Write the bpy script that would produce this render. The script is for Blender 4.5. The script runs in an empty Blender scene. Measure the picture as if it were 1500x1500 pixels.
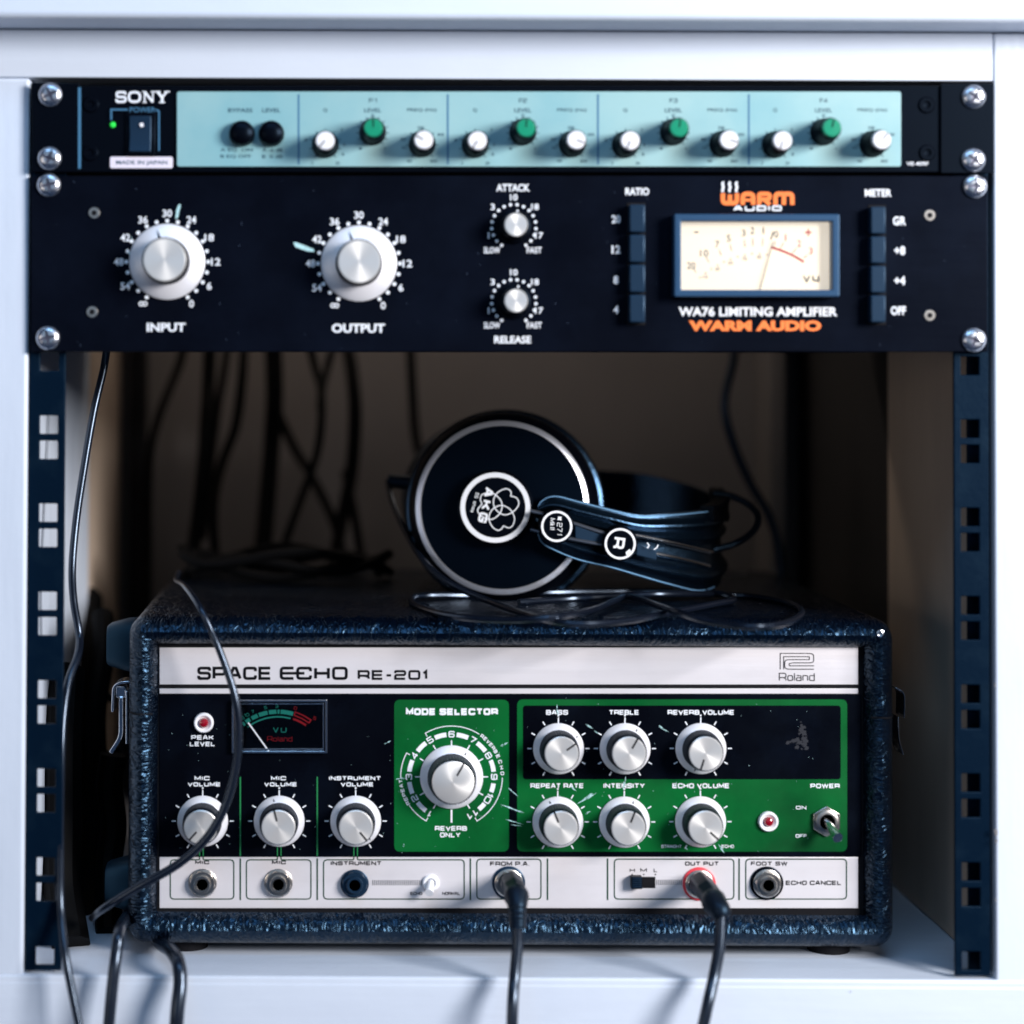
import bpy, bmesh, math, random
import numpy as np
from mathutils import Matrix, Vector
random.seed(7)
SC = bpy.context.scene
COL = SC.collection
PI = math.pi

# ------------------------------------------------------------------ camera
CAM = np.array([-0.0846725, -1.04, 0.295867])
RX, YAW, ROLL = 0.0223262, 0.00396176, -0.00438814     # tilt, yaw, roll
F, PX0, PY0 = 3021.58, 488.517, 497.507                 # focal length and principal point of the 1500 px frame
def _R():
    c, s = math.cos, math.sin
    Rz = np.array([[c(YAW), -s(YAW), 0], [s(YAW), c(YAW), 0], [0, 0, 1]])
    Rx = np.array([[1, 0, 0], [0, c(RX), -s(RX)], [0, s(RX), c(RX)]])
    Ry = np.array([[c(ROLL), 0, s(ROLL)], [0, 1, 0], [-s(ROLL), 0, c(ROLL)]])
    return Rz @ Rx @ Ry
RM = _R()
cd = bpy.data.cameras.new('camera'); cam = bpy.data.objects.new('camera', cd); COL.objects.link(cam)
M = Matrix.Identity(4)
for i in range(3):
    M[i][0] = RM[i, 0]; M[i][1] = RM[i, 2]; M[i][2] = -RM[i, 1]; M[i][3] = CAM[i]
cam.matrix_world = M
cd.sensor_width = 36; cd.lens = F / 1500 * 36
cd.shift_x = (750 - PX0) / 1500; cd.shift_y = -(750 - PY0) / 1500
cd.clip_start = 0.02; cd.clip_end = 60
cd.dof.use_dof = True; cd.dof.focus_distance = 1.105; cd.dof.aperture_fstop = 2.6
cd.dof.aperture_blades = 7
SC.camera = cam

# ------------------------------------------------------------------ world, lamps, exposure
W_ = bpy.data.worlds.new('World'); SC.world = W_; W_.use_nodes = True
bg = W_.node_tree.nodes['Background']; bg.inputs[0].default_value = (0.20, 0.40, 0.85, 1); bg.inputs[1].default_value = 0.06
def area(name, loc, target, sx, sy, power, col, spread=PI):
    l = bpy.data.lights.new(name, 'AREA'); l.shape = 'RECTANGLE'; l.size = sx; l.size_y = sy; l.energy = power; l.color = col
    l.spread = spread
    o = bpy.data.objects.new(name, l); COL.objects.link(o); o.location = loc
    o.rotation_euler = (Vector(target) - Vector(loc)).to_track_quat('-Z', 'Y').to_euler()
    return o
area('window_light', (1.28, -1.13, 0.71), (0.0, 0.03, 0.2), 0.60, 0.58, 45, (1.0, 0.97, 0.97))
area('front_softbox', (-0.35, -2.3, 0.75), (0.0, 0.0, 0.25), 2.6, 1.5, 3.0, (0.62, 0.80, 1.0))  # softbox added behind the camera for bare metal to reflect
area('side_fill', (-1.45, -1.35, 0.24), (0.2, 0.0, 0.22), 0.7, 0.5, 1.9, (1.0, 0.88, 0.76))
area('overhead_light', (-0.10, -0.78, 1.30), (0.0, 0.06, 0.2), 1.1, 0.40, 4.2, (0.36, 0.64, 1.0))
area('back_glow', (-0.02, 0.34, 0.435), (-0.02, 0.42, 0.0), 0.42, 0.03, 0.12, (1.0, 0.86, 0.74))  # hidden lamp added inside the bay to warm the back boards
SC.view_settings.view_transform = 'Standard'; SC.view_settings.look = 'None'
SC.view_settings.exposure = 0.38; SC.view_settings.gamma = 1.0
SC.cycles.use_denoising = True
SC.cycles.max_bounces = 8

# ------------------------------------------------------------------ pixel -> place helpers
def w(px, py, Y):
    d = RM @ np.array([(px - PX0) / F, 1.0, -(py - PY0) / F]); t = (Y - CAM[1]) / d[1]
    p = CAM + d * t
    return Vector((p[0], p[1], p[2]))
def onz(px, py, Z):
    d = RM @ np.array([(px - PX0) / F, 1.0, -(py - PY0) / F]); t = (Z - CAM[2]) / d[2]
    p = CAM + d * t
    return Vector((p[0], p[1], p[2]))
def s_(Y): return (Y - CAM[1]) / F                       # metres per pixel at depth Y

# ------------------------------------------------------------------ materials
def lin(c): return tuple(((v / 255) / 12.92 if v <= 10 else (((v / 255) + .055) / 1.055) ** 2.4) for v in c)
MATS = {}
def mat(name, col, rough=0.5, metal=0.0, spec=0.5, tint=None, bump=None, var=None, aniso=None, coat=0, emit=None, rvar=None, alpha=None):
    m = bpy.data.materials.new(name); m.use_nodes = True; nt = m.node_tree; N = nt.nodes; L = nt.links
    b = N['Principled BSDF']; b.inputs['Base Color'].default_value = (*col, 1)
    b.inputs['Roughness'].default_value = rough; b.inputs['Metallic'].default_value = metal
    b.inputs['Specular IOR Level'].default_value = spec
    if tint: b.inputs['Specular Tint'].default_value = (*tint, 1)
    if coat: b.inputs['Coat Weight'].default_value = coat; b.inputs['Coat Roughness'].default_value = 0.12
    if emit: b.inputs['Emission Color'].default_value = (*emit[0], 1); b.inputs['Emission Strength'].default_value = emit[1]
    tc = N.new('ShaderNodeTexCoord')
    def noise(scale, stretch=(1, 1, 1), detail=4, rough_=0.55):
        mp = N.new('ShaderNodeMapping'); mp.inputs['Scale'].default_value = stretch; L.new(tc.outputs['Object'], mp.inputs[0])
        n = N.new('ShaderNodeTexNoise'); n.inputs['Scale'].default_value = scale; n.inputs['Detail'].default_value = detail
        n.inputs['Roughness'].default_value = rough_
        L.new(mp.outputs[0], n.inputs['Vector']); return n
    if bump:
        for i, (sc, st, stretch, dist) in enumerate(bump):
            n = noise(sc, stretch); bn = N.new('ShaderNodeBump'); bn.inputs['Strength'].default_value = st; bn.inputs['Distance'].default_value = dist
            L.new(n.outputs[0], bn.inputs['Height'])
            if i: L.new(prev.outputs[0], bn.inputs['Normal'])
            prev = bn
        L.new(prev.outputs[0], b.inputs['Normal'])
    if var:                                              # colour variation: (scale, stretch, dark colour, lo, hi)
        sc, stretch, c2, lo, hi = var
        n = noise(sc, stretch, 6, 0.6); r = N.new('ShaderNodeMapRange'); r.inputs[1].default_value = lo; r.inputs[2].default_value = hi
        L.new(n.outputs[0], r.inputs[0]); mx = N.new('ShaderNodeMix'); mx.data_type = 'RGBA'
        mx.inputs[6].default_value = (*col, 1); mx.inputs[7].default_value = (*c2, 1)
        L.new(r.outputs[0], mx.inputs[0]); L.new(mx.outputs[2], b.inputs['Base Color'])
    if rvar:
        sc, stretch, lo, hi = rvar
        n = noise(sc, stretch, 6, 0.6); r = N.new('ShaderNodeMapRange'); r.inputs[1].default_value = .3; r.inputs[2].default_value = .7
        r.inputs[3].default_value = lo; r.inputs[4].default_value = hi
        L.new(n.outputs[0], r.inputs[0]); L.new(r.outputs[0], b.inputs['Roughness'])
    if aniso:
        amt, kind = aniso; b.inputs['Anisotropic'].default_value = amt
        t = N.new('ShaderNodeTangent'); t.direction_type = 'RADIAL'; t.axis = 'Y' if kind == 'radial' else 'Z'
        L.new(t.outputs[0], b.inputs['Tangent'])
    MATS[name] = m
    return m
WHITE = mat('white_paint', (0.64, 0.71, 0.82), 0.40, bump=[(60, .35, (1, 1, .06), .0012), (18, .25, (1, 1, .5), .003), (300, .08, (1, 1, 1), .0006)],
            var=(9, (1, 1, .3), (0.52, 0.59, 0.70), .45, .85))
WHITE_H = mat('white_paint_rail', (0.64, 0.71, 0.82), 0.40, bump=[(60, .35, (.06, 1, 1), .0012), (18, .25, (.5, 1, 1), .003), (300, .08, (1, 1, 1), .0006)],
            var=(9, (.3, 1, 1), (0.54, 0.60, 0.71), .45, .85))
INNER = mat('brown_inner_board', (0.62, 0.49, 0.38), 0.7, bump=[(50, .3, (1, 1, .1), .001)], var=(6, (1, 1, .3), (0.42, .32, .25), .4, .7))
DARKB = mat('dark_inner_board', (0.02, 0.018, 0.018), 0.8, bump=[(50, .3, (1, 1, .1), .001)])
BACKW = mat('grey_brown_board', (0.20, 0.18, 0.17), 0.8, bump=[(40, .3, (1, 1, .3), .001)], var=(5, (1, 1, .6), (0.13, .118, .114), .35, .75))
RAIL = mat('black_steel', (0.0010, 0.0060, 0.016), 0.36, spec=.16, tint=(.35, .65, 1), bump=[(400, .25, (1, 1, 1), .0004)], var=(60, (1, 1, 1), (.004, .012, .024), .5, .8))
BLACKP = mat('black_anodised_panel', (0.0016, 0.0022, 0.0050), 0.42, spec=.06, tint=(.45, .62, 1), bump=[(220, .25, (.08, 1, 1), .0005), (30, .1, (1, 1, 1), .001)],
             var=(14, (1, 1, 1), (.0036, .0055, .012), .42, .75), rvar=(20, (1, 1, 1), .34, .48))
BLACK = mat('black_satin', (0.0012, 0.0016, 0.0034), 0.36, spec=.10, tint=(.4, .65, 1))
MATTE = mat('black_matte', (0.004, 0.004, 0.006), 0.8, spec=.2)
GLOSSB = mat('black_gloss_print', (0.0015, 0.0018, 0.0036), 0.24, spec=.12, tint=(.4, .65, 1), bump=[(30, .1, (1, 1, 1), .0006)], rvar=(24, (1, 1, 1), .16, .45),
             var=(22, (1, 1, 1), (.003, .005, .011), .5, .8))
MINT = mat('mint_panel', (0.30, 0.49, 0.50), 0.42, bump=[(200, .05, (1, 1, 1), .0004)], var=(10, (1, 1, 1), (.18, .40, .45), .4, .75))
SILVER = mat('brushed_aluminium', (0.72, 0.69, 0.71), 0.42, metal=.2, bump=[(180, .3, (.03, 1, 1), .0006), (40, .1, (.3, 1, 1), .001)],
             var=(26, (.5, 1, 1), (0.60, .57, .58), .5, .85), rvar=(18, (.3, 1, 1), .34, .5))
GREEN = mat('green_print', (0.002, 0.115, 0.024), 0.34, spec=.15, bump=[(30, .1, (1, 1, 1), .0008)], var=(14, (1, 1, 1), (.0015, .058, .014), .40, .68), rvar=(24, (1, 1, 1), .25, .5))  # darker patches paint reflections and shade into the green
GREENL = mat('dark_green_line', (0.002, 0.045, 0.020), 0.6, spec=.1)
GREENB = mat('bright_green_line', (0.010, 0.20, 0.06), 0.5)
PW = mat('white_print', (0.82, 0.85, 0.90), 0.5)
PB = mat('black_print', (0.004, 0.004, 0.006), 0.7, spec=.1)
PGREY = mat('dark_teal_print', (0.02, 0.075, 0.11), 0.5)
PBLUE = mat('dull_blue_print', (0.05, 0.17, 0.30), 0.5)
PO = mat('orange_print', (0.95, 0.20, 0.03), 0.5)
PR_ = mat('red_print', (0.62, 0.01, 0.02), 0.5)
PTEAL = mat('teal_print', (0.03, 0.55, 0.42), 0.5)
STICK = mat('pale_label', (0.78, 0.72, 0.82), 0.5)
CAPM = mat('spun_aluminium', (0.90, 0.88, 0.85), 0.36, metal=.62, aniso=(.7, 'radial'), bump=[(700, .04, (1, 1, 1), .0002)])
SKIRT = mat('satin_aluminium', (0.82, 0.82, 0.86), 0.38, metal=.2, aniso=(.4, 'radial'), var=(60, (1, 1, 1), (.66, .66, .70), .5, .8))
KNOBW = mat('white_plastic', (0.85, 0.85, 0.88), 0.35)
KNOBG = mat('green_plastic', (0.004, 0.26, 0.14), 0.3)
CHROME = mat('chrome', (0.82, 0.84, 0.88), 0.16, metal=1, bump=[(300, .06, (1, 1, 1), .0004)])
NICKEL = mat('worn_nickel', (0.66, 0.62, 0.57), 0.28, metal=1, bump=[(260, .15, (1, 1, 1), .0005)], var=(150, (1, 1, 1), (.34, .30, .26), .5, .75))
SCREWM = mat('zinc_screw', (0.80, 0.82, 0.88), 0.26, metal=1, bump=[(500, .3, (1, 1, 1), .0006)])
RUBBER = mat('black_rubber', (0.004, 0.006, 0.011), 0.40, spec=.35, tint=(.35, .65, 1), bump=[(150, .12, (1, 1, 1), .0006)])
CABLE = mat('cable_sheath', (0.004, 0.006, 0.012), 0.26, spec=.9, tint=(.62, .78, 1), bump=[(120, .1, (1, 1, 1), .0006)])
FOOTM = mat('foot_rubber', (0.005, 0.016, 0.030), 0.5, spec=.5, tint=(.3, .7, 1))
PLATE = mat('cup_plate', (0.0005, 0.0010, 0.0022), 0.48, spec=.12, tint=(.2, .5, 1), rvar=(12, (1, 1, 1), .42, .52))
RINGM = mat('bright_ring', (0.80, 0.82, 0.90), 0.30, metal=.75, aniso=(.6, 'radial'))
HEADL = mat('soft_leather', (0.0012, 0.003, 0.006), 0.27, spec=1.0, tint=(.3, .6, 1), bump=[(420, .35, (1, 1, 1), .0005), (60, .2, (1, 1, 1), .001)])
DIAL = mat('cream_dial', (0.80, 0.72, 0.58), 0.6, emit=((1.0, 0.88, 0.72), 0.48))
BEZEL = mat('blue_grey_bezel', (0.018, 0.055, 0.12), 0.38, tint=(.5, .75, 1))
BTN = mat('dark_button', (0.007, 0.020, 0.042), 0.34, tint=(.45, .7, 1))
DARKC = mat('dull_black_cable', (0.0012, 0.0012, 0.0015), 0.6, spec=.1)
SLOTSHADE = mat('recess_shade', (.10, .10, .14), .45, metal=.8)  # darker metal paints shade into the cross slots of the screws
REDLED = mat('red_led', (0.26, 0.002, 0.012), 0.12, coat=.8)
REDW = mat('red_washer', (0.70, 0.05, 0.07), 0.4)
GREENLED = mat('green_led', (0.02, 0.6, 0.06), 0.3, emit=((0.05, 1.0, 0.12), 0.25))
WLED = mat('white_indicator', (0.9, 0.9, 0.95), 0.3)
SCR = mat('bare_scratch', (0.50, 0.78, 0.80), 0.5, bump=[(900, .6, (1, 1, 1), .0008)], var=(1400, (1, 1, 1), (.12, .26, .27), .5, .65))
SMUDGE = mat('dusty_smudge', (0.0035, 0.0055, 0.013), 0.6)
SMUDGE2 = mat('pale_dust', (0.05, 0.08, 0.14), 0.8)
CHIP = mat('chipped_primer', (0.16, 0.15, 0.15), 0.8)
STITCH = mat('stitch_thread', (0.22, 0.45, 0.72), 0.6)

def glass_mat():
    m = bpy.data.materials.new('thin_glass'); m.use_nodes = True; nt = m.node_tree; N = nt.nodes; L = nt.links
    N.remove(N['Principled BSDF']); o = N['Material Output']
    t = N.new('ShaderNodeBsdfTransparent'); g = N.new('ShaderNodeBsdfGlossy'); g.inputs['Roughness'].default_value = .05
    fr = N.new('ShaderNodeFresnel'); fr.inputs[0].default_value = 1.35; mx = N.new('ShaderNodeMixShader')
    L.new(fr.outputs[0], mx.inputs[0]); L.new(t.outputs[0], mx.inputs[1]); L.new(g.outputs[0], mx.inputs[2]); L.new(mx.outputs[0], o.inputs[0])
    return m
GLASS = glass_mat()

TS, TD = 138, .0014
def tolex_mat(nm, stretch):
    m = bpy.data.materials.new(nm); m.use_nodes = True; nt = m.node_tree; N = nt.nodes; L = nt.links
    b = N['Principled BSDF']; b.inputs['Base Color'].default_value = (0.0075, 0.020, 0.042, 1)
    b.inputs['Roughness'].default_value = .26; b.inputs['Specular IOR Level'].default_value = .62; b.inputs['Specular Tint'].default_value = (.30, .62, 1, 1); b.inputs['Sheen Weight'].default_value = .0; b.inputs['Sheen Roughness'].default_value = .35; b.inputs['Sheen Tint'].default_value = (.35, .62, 1, 1)
    tc = N.new('ShaderNodeTexCoord')
    mp = N.new('ShaderNodeMapping'); mp.inputs['Scale'].default_value = stretch; L.new(tc.outputs['Object'], mp.inputs[0])
    n = N.new('ShaderNodeTexNoise'); n.inputs['Scale'].default_value = TS; n.inputs['Detail'].default_value = 1.5; n.inputs['Distortion'].default_value = 1.3
    L.new(mp.outputs[0], n.inputs['Vector'])
    s1 = N.new('ShaderNodeMath'); s1.operation = 'SUBTRACT'; s1.inputs[1].default_value = .5; L.new(n.outputs[0], s1.inputs[0])
    s2 = N.new('ShaderNodeMath'); s2.operation = 'ABSOLUTE'; L.new(s1.outputs[0], s2.inputs[0])
    s3 = N.new('ShaderNodeMath'); s3.operation = 'POWER'; s3.inputs[1].default_value = .7; L.new(s2.outputs[0], s3.inputs[0])
    b2 = N.new('ShaderNodeBump'); b2.invert = True; b2.inputs['Strength'].default_value = 1.0; b2.inputs['Distance'].default_value = TD
    L.new(s3.outputs[0], b2.inputs['Height'])
    n5 = N.new('ShaderNodeTexNoise'); n5.inputs['Scale'].default_value = TS * .45; n5.inputs['Detail'].default_value = 1; L.new(mp.outputs[0], n5.inputs['Vector'])
    b5 = N.new('ShaderNodeBump'); b5.inputs['Strength'].default_value = 1.0; b5.inputs['Distance'].default_value = TD * 1.2
    L.new(n5.outputs[0], b5.inputs['Height']); L.new(b2.outputs[0], b5.inputs['Normal']); L.new(b5.outputs[0], b.inputs['Normal'])
    # pale rubbed dust in patches
    n3 = N.new('ShaderNodeTexNoise'); n3.inputs['Scale'].default_value = 22; n3.inputs['Detail'].default_value = 6; L.new(tc.outputs['Object'], n3.inputs['Vector'])
    r3 = N.new('ShaderNodeMapRange'); r3.inputs[1].default_value = .5; r3.inputs[2].default_value = .8; r3.inputs[4].default_value = .5; L.new(n3.outputs[0], r3.inputs[0])
    mc = N.new('ShaderNodeMix'); mc.data_type = 'RGBA'; mc.inputs[6].default_value = (0.0006, 0.002, 0.006, 1); mc.inputs[7].default_value = (0.0045, 0.008, 0.016, 1)
    L.new(r3.outputs[0], mc.inputs[0]); L.new(mc.outputs[2], b.inputs['Base Color'])
    rr = N.new('ShaderNodeMapRange'); rr.inputs[3].default_value = .20; rr.inputs[4].default_value = .31; L.new(n3.outputs[0], rr.inputs[0]); L.new(rr.outputs[0], b.inputs['Roughness'])
    return m
TOLEX = tolex_mat('tolex_covering', (1.9, .9, .6)); TOLEX_S = tolex_mat('tolex_covering_flank', (.6, .9, 1.9))

# ------------------------------------------------------------------ mesh helpers
class MB:
    def __init__(s): s.v = []; s.f = []
    def add(s, vs, fs):
        k = len(s.v); s.v += [tuple(v) for v in vs]; s.f += [tuple(i + k for i in f) for f in fs]; return s
    def box(s, x0, x1, y0, y1, z0, z1):
        x0, x1 = min(x0, x1), max(x0, x1); y0, y1 = min(y0, y1), max(y0, y1); z0, z1 = min(z0, z1), max(z0, z1)
        return s.add([(x0, y0, z0), (x1, y0, z0), (x1, y1, z0), (x0, y1, z0), (x0, y0, z1), (x1, y0, z1), (x1, y1, z1), (x0, y1, z1)],
                     [(0, 3, 2, 1), (4, 5, 6, 7), (0, 1, 5, 4), (1, 2, 6, 5), (2, 3, 7, 6), (3, 0, 4, 7)])
    def lathe(s, prof, n=48, c=(0, 0, 0), flute=0, frng=None):       # prof: (radius, height toward -Y)
        vs = []; fs = []; m = len(prof)
        for j, (r, h) in enumerate(prof):
            for i in range(n):
                a = 2 * PI * i / n; rr = r
                if flute and frng[0] <= j <= frng[1] and i % 2: rr = r - flute
                vs.append((c[0] + rr * math.cos(a), c[1] - h, c[2] + rr * math.sin(a)))
        for j in range(m - 1):
            for i in range(n):
                i2 = (i + 1) % n; fs.append((j * n + i, j * n + i2, (j + 1) * n + i2, (j + 1) * n + i))
        if prof[-1][0] > 1e-6: fs.append(tuple((m - 1) * n + i for i in range(n)))
        if prof[0][0] > 1e-6: fs.append(tuple(i for i in reversed(range(n))))
        return s.add(vs, fs)
    def tube(s, pts, r, n=12, sub=8, taper=None, flat=1.0):
        P = catmull([Vector(p) for p in pts], sub); m = len(P); vs = []; fs = []
        up = Vector((0, 0, 1)); t0 = (P[1] - P[0]).normalized()
        nrm = (up - t0 * up.dot(t0)); nrm = nrm.normalized() if nrm.length > .1 else Vector((1, 0, 0))
        for j in range(m):
            t = (P[min(j + 1, m - 1)] - P[max(j - 1, 0)]).normalized()
            nrm = (nrm - t * nrm.dot(t)).normalized(); bi = t.cross(nrm)
            rr = r * (taper(j / (m - 1)) if taper else 1)
            for i in range(n):
                a = 2 * PI * i / n; vs.append(P[j] + nrm * (math.cos(a) * rr) + bi * (math.sin(a) * rr * flat))
        for j in range(m - 1):
            for i in range(n):
                i2 = (i + 1) % n; fs.append((j * n + i, j * n + i2, (j + 1) * n + i2, (j + 1) * n + i))
        fs.append(tuple(reversed(range(n)))); fs.append(tuple((m - 1) * n + i for i in range(n)))
        return s.add(vs, fs)
    def mesh(s, name, m, smooth=True):
        me = bpy.data.meshes.new(name); me.from_pydata(s.v, [], s.f); me.update()
        bm = bmesh.new(); bm.from_mesh(me); bmesh.ops.recalc_face_normals(bm, faces=bm.faces)
        if smooth:
            for f in bm.faces: f.smooth = True
            for e in bm.edges:
                if len(e.link_faces) == 2 and e.calc_face_angle(0) > math.radians(32): e.smooth = False
        bm.to_mesh(me); bm.free(); me.materials.append(m)
        return me
    def obj(s, name, m, parent=None, bevel=0, smooth=True, seg=2):
        me = s.mesh(name, m, smooth); o = link(name, me, parent)
        if bevel:
            b = o.modifiers.new('bevel', 'BEVEL'); b.width = bevel; b.segments = seg; b.limit_method = 'ANGLE'; b.angle_limit = .6; b.harden_normals = False
        return o
def link(name, me, parent=None):
    o = bpy.data.objects.new(name, me); COL.objects.link(o)
    if parent is not None:
        o.parent = parent; o.matrix_parent_inverse = Matrix.Identity(4)
        if name_world.get(parent.name): o.location = -name_world[parent.name]
    return o
name_world = {}                                           # root offsets: parts are written in world coordinates under an Empty at the base
def thing(name, label, cat, base=(0, 0, 0), group=None):
    o = bpy.data.objects.new(name, None); COL.objects.link(o); o.empty_display_size = .02
    o.location = base; o['label'] = label; o['category'] = cat
    if group: o['group'] = group
    name_world[o.name] = Vector(base)
    return o
def tag(o, label, cat, group=None):
    o['label'] = label; o['category'] = cat
    if group: o['group'] = group
    return o
def put(me, name, loc, parent, roty=0, rot=None):           # a part from shared mesh data at a world position
    o = bpy.data.objects.new(name, me); COL.objects.link(o); o.parent = parent
    o.location = Vector(loc) - name_world.get(parent.name, Vector((0, 0, 0))); o.rotation_euler = rot if rot else (0, roty, 0)
    return o
def child(me, name, parent, loc=(0, 0, 0), roty=0):         # local to its parent
    o = bpy.data.objects.new(name, me); COL.objects.link(o); o.parent = parent; o.location = loc; o.rotation_euler = (0, roty, 0)
    return o
def catmull(P, sub):
    if len(P) < 3: return [P[0].lerp(P[-1], i / sub) for i in range(sub + 1)]
    Q = [P[0] * 2 - P[1]] + P + [P[-1] * 2 - P[-2]]; out = []
    for i in range(1, len(Q) - 2):
        a, b, c, d = Q[i - 1:i + 3]
        for k in range(sub):
            t = k / sub
            out.append(.5 * ((2 * b) + (c - a) * t + (2 * a - 5 * b + 4 * c - d) * t * t + (3 * b - a - 3 * c + d) * t ** 3))
    out.append(P[-1]); return out

# ------------------------------------------------------------------ flat print (letters, lines, fills), laid out on a plane
def fillet(pts, closed):
    out = []; n = len(pts)
    for i, p in enumerate(pts):
        r = p[2] if len(p) > 2 else 0
        if r <= 0 or (not closed and i in (0, n - 1)): out.append((p[0], p[1])); continue
        a = Vector(pts[i - 1][:2]); b = Vector(p[:2]); c = Vector(pts[(i + 1) % n][:2])
        da = (a - b); dc = (c - b); q = min(r, da.length * .5, dc.length * .5)
        if q < 1e-6: out.append((p[0], p[1])); continue
        s = b + da.normalized() * q; e = b + dc.normalized() * q
        for k in range(6):
            t = k / 5; out.append(tuple(s * (1 - t) ** 2 + b * 2 * t * (1 - t) + e * t * t))
    return out
def ribbon(pts, closed, wd):
    P = []
    for p in pts:
        v = Vector(p[:2])
        if not P or (v - P[-1]).length > 1e-5: P.append(v)
    if closed and (P[0] - P[-1]).length < 1e-5: P.pop()
    n = len(P); L_, R_ = [], []
    for i in range(n):
        a = P[i - 1] if (i or closed) else None; c = P[(i + 1) % n] if (i < n - 1 or closed) else None
        d1 = (P[i] - a).normalized() if a is not None else None; d2 = (c - P[i]).normalized() if c is not None else None
        if d1 is None: d1 = d2
        if d2 is None: d2 = d1
        n1 = Vector((-d1.y, d1.x)); n2 = Vector((-d2.y, d2.x)); m = n1 + n2
        m = m.normalized() if m.length > .2 else n1
        k = min(1 / max(m.dot(n1), .35), 2.2)
        L_.append(P[i] + m * wd / 2 * k); R_.append(P[i] - m * wd / 2 * k)
    q = []
    for i in range(n if closed else n - 1):
        j = (i + 1) % n; q.append([L_[i], L_[j], R_[j], R_[i]])
    return q
class Print:
    """collects flat polygons in a px-like 2-D frame (x right, y down) and builds them on a plane through 'fn'"""
    def __init__(s): s.p = []; s.marks = []
    def line(s, pts, wd, closed=False): s.p += ribbon(fillet(pts, closed), closed, wd); return s
    def poly(s, pts): s.p.append([Vector(p[:2]) for p in fillet(pts, True)]); return s
    def rrect(s, x0, y0, x1, y1, r): return s.poly([(x0, y0, r), (x1, y0, r), (x1, y1, r), (x0, y1, r)])
    def disc(s, x, y, r, n=16): return s.poly([(x + r * math.cos(2 * PI * i / n), y + r * math.sin(2 * PI * i / n)) for i in range(n)])
    def ring(s, x, y, r, wd, a0=0, a1=360, n=48):      # angles clockwise from straight up
        pts = [(x + r * math.sin(math.radians(a0 + (a1 - a0) * i / n)), y - r * math.cos(math.radians(a0 + (a1 - a0) * i / n))) for i in range(n + (a1 - a0 < 360))]
        return s.line(pts, wd, closed=(a1 - a0 >= 360))
    def build(s, name, m, parent, Y=None, fn=None, dy=0.0):
        fn = fn or (lambda p: w(p.x, p.y, Y))
        def one(nm, idx):
            b = MB()
            for i in idx: o_ = Vector((0, -3e-6 * (i % 11), 0)); q = s.p[i]; b.add([fn(p) + o_ for p in q], [tuple(range(len(q)))])
            me = bpy.data.meshes.new(nm); me.from_pydata(b.v, [], b.f); me.update(); me.materials.append(m)
            return link(nm, me, parent)
        rest = set(range(len(s.p))); o = None
        if name == 'lettering' and len(s.marks) > 1:
            for a, c in s.marks: o = one(name, range(a, c)); rest -= set(range(a, c))
            name = 'printed_scale'
        if rest: o = one(name, sorted(rest))
        return o
def marked(f):
    def g(*a, **k):
        pr = next(x for x in list(a) + list(k.values()) if isinstance(x, Print)); n = len(pr.p); r = f(*a, **k); pr.marks.append((n, len(pr.p))); return r
    return g

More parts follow.
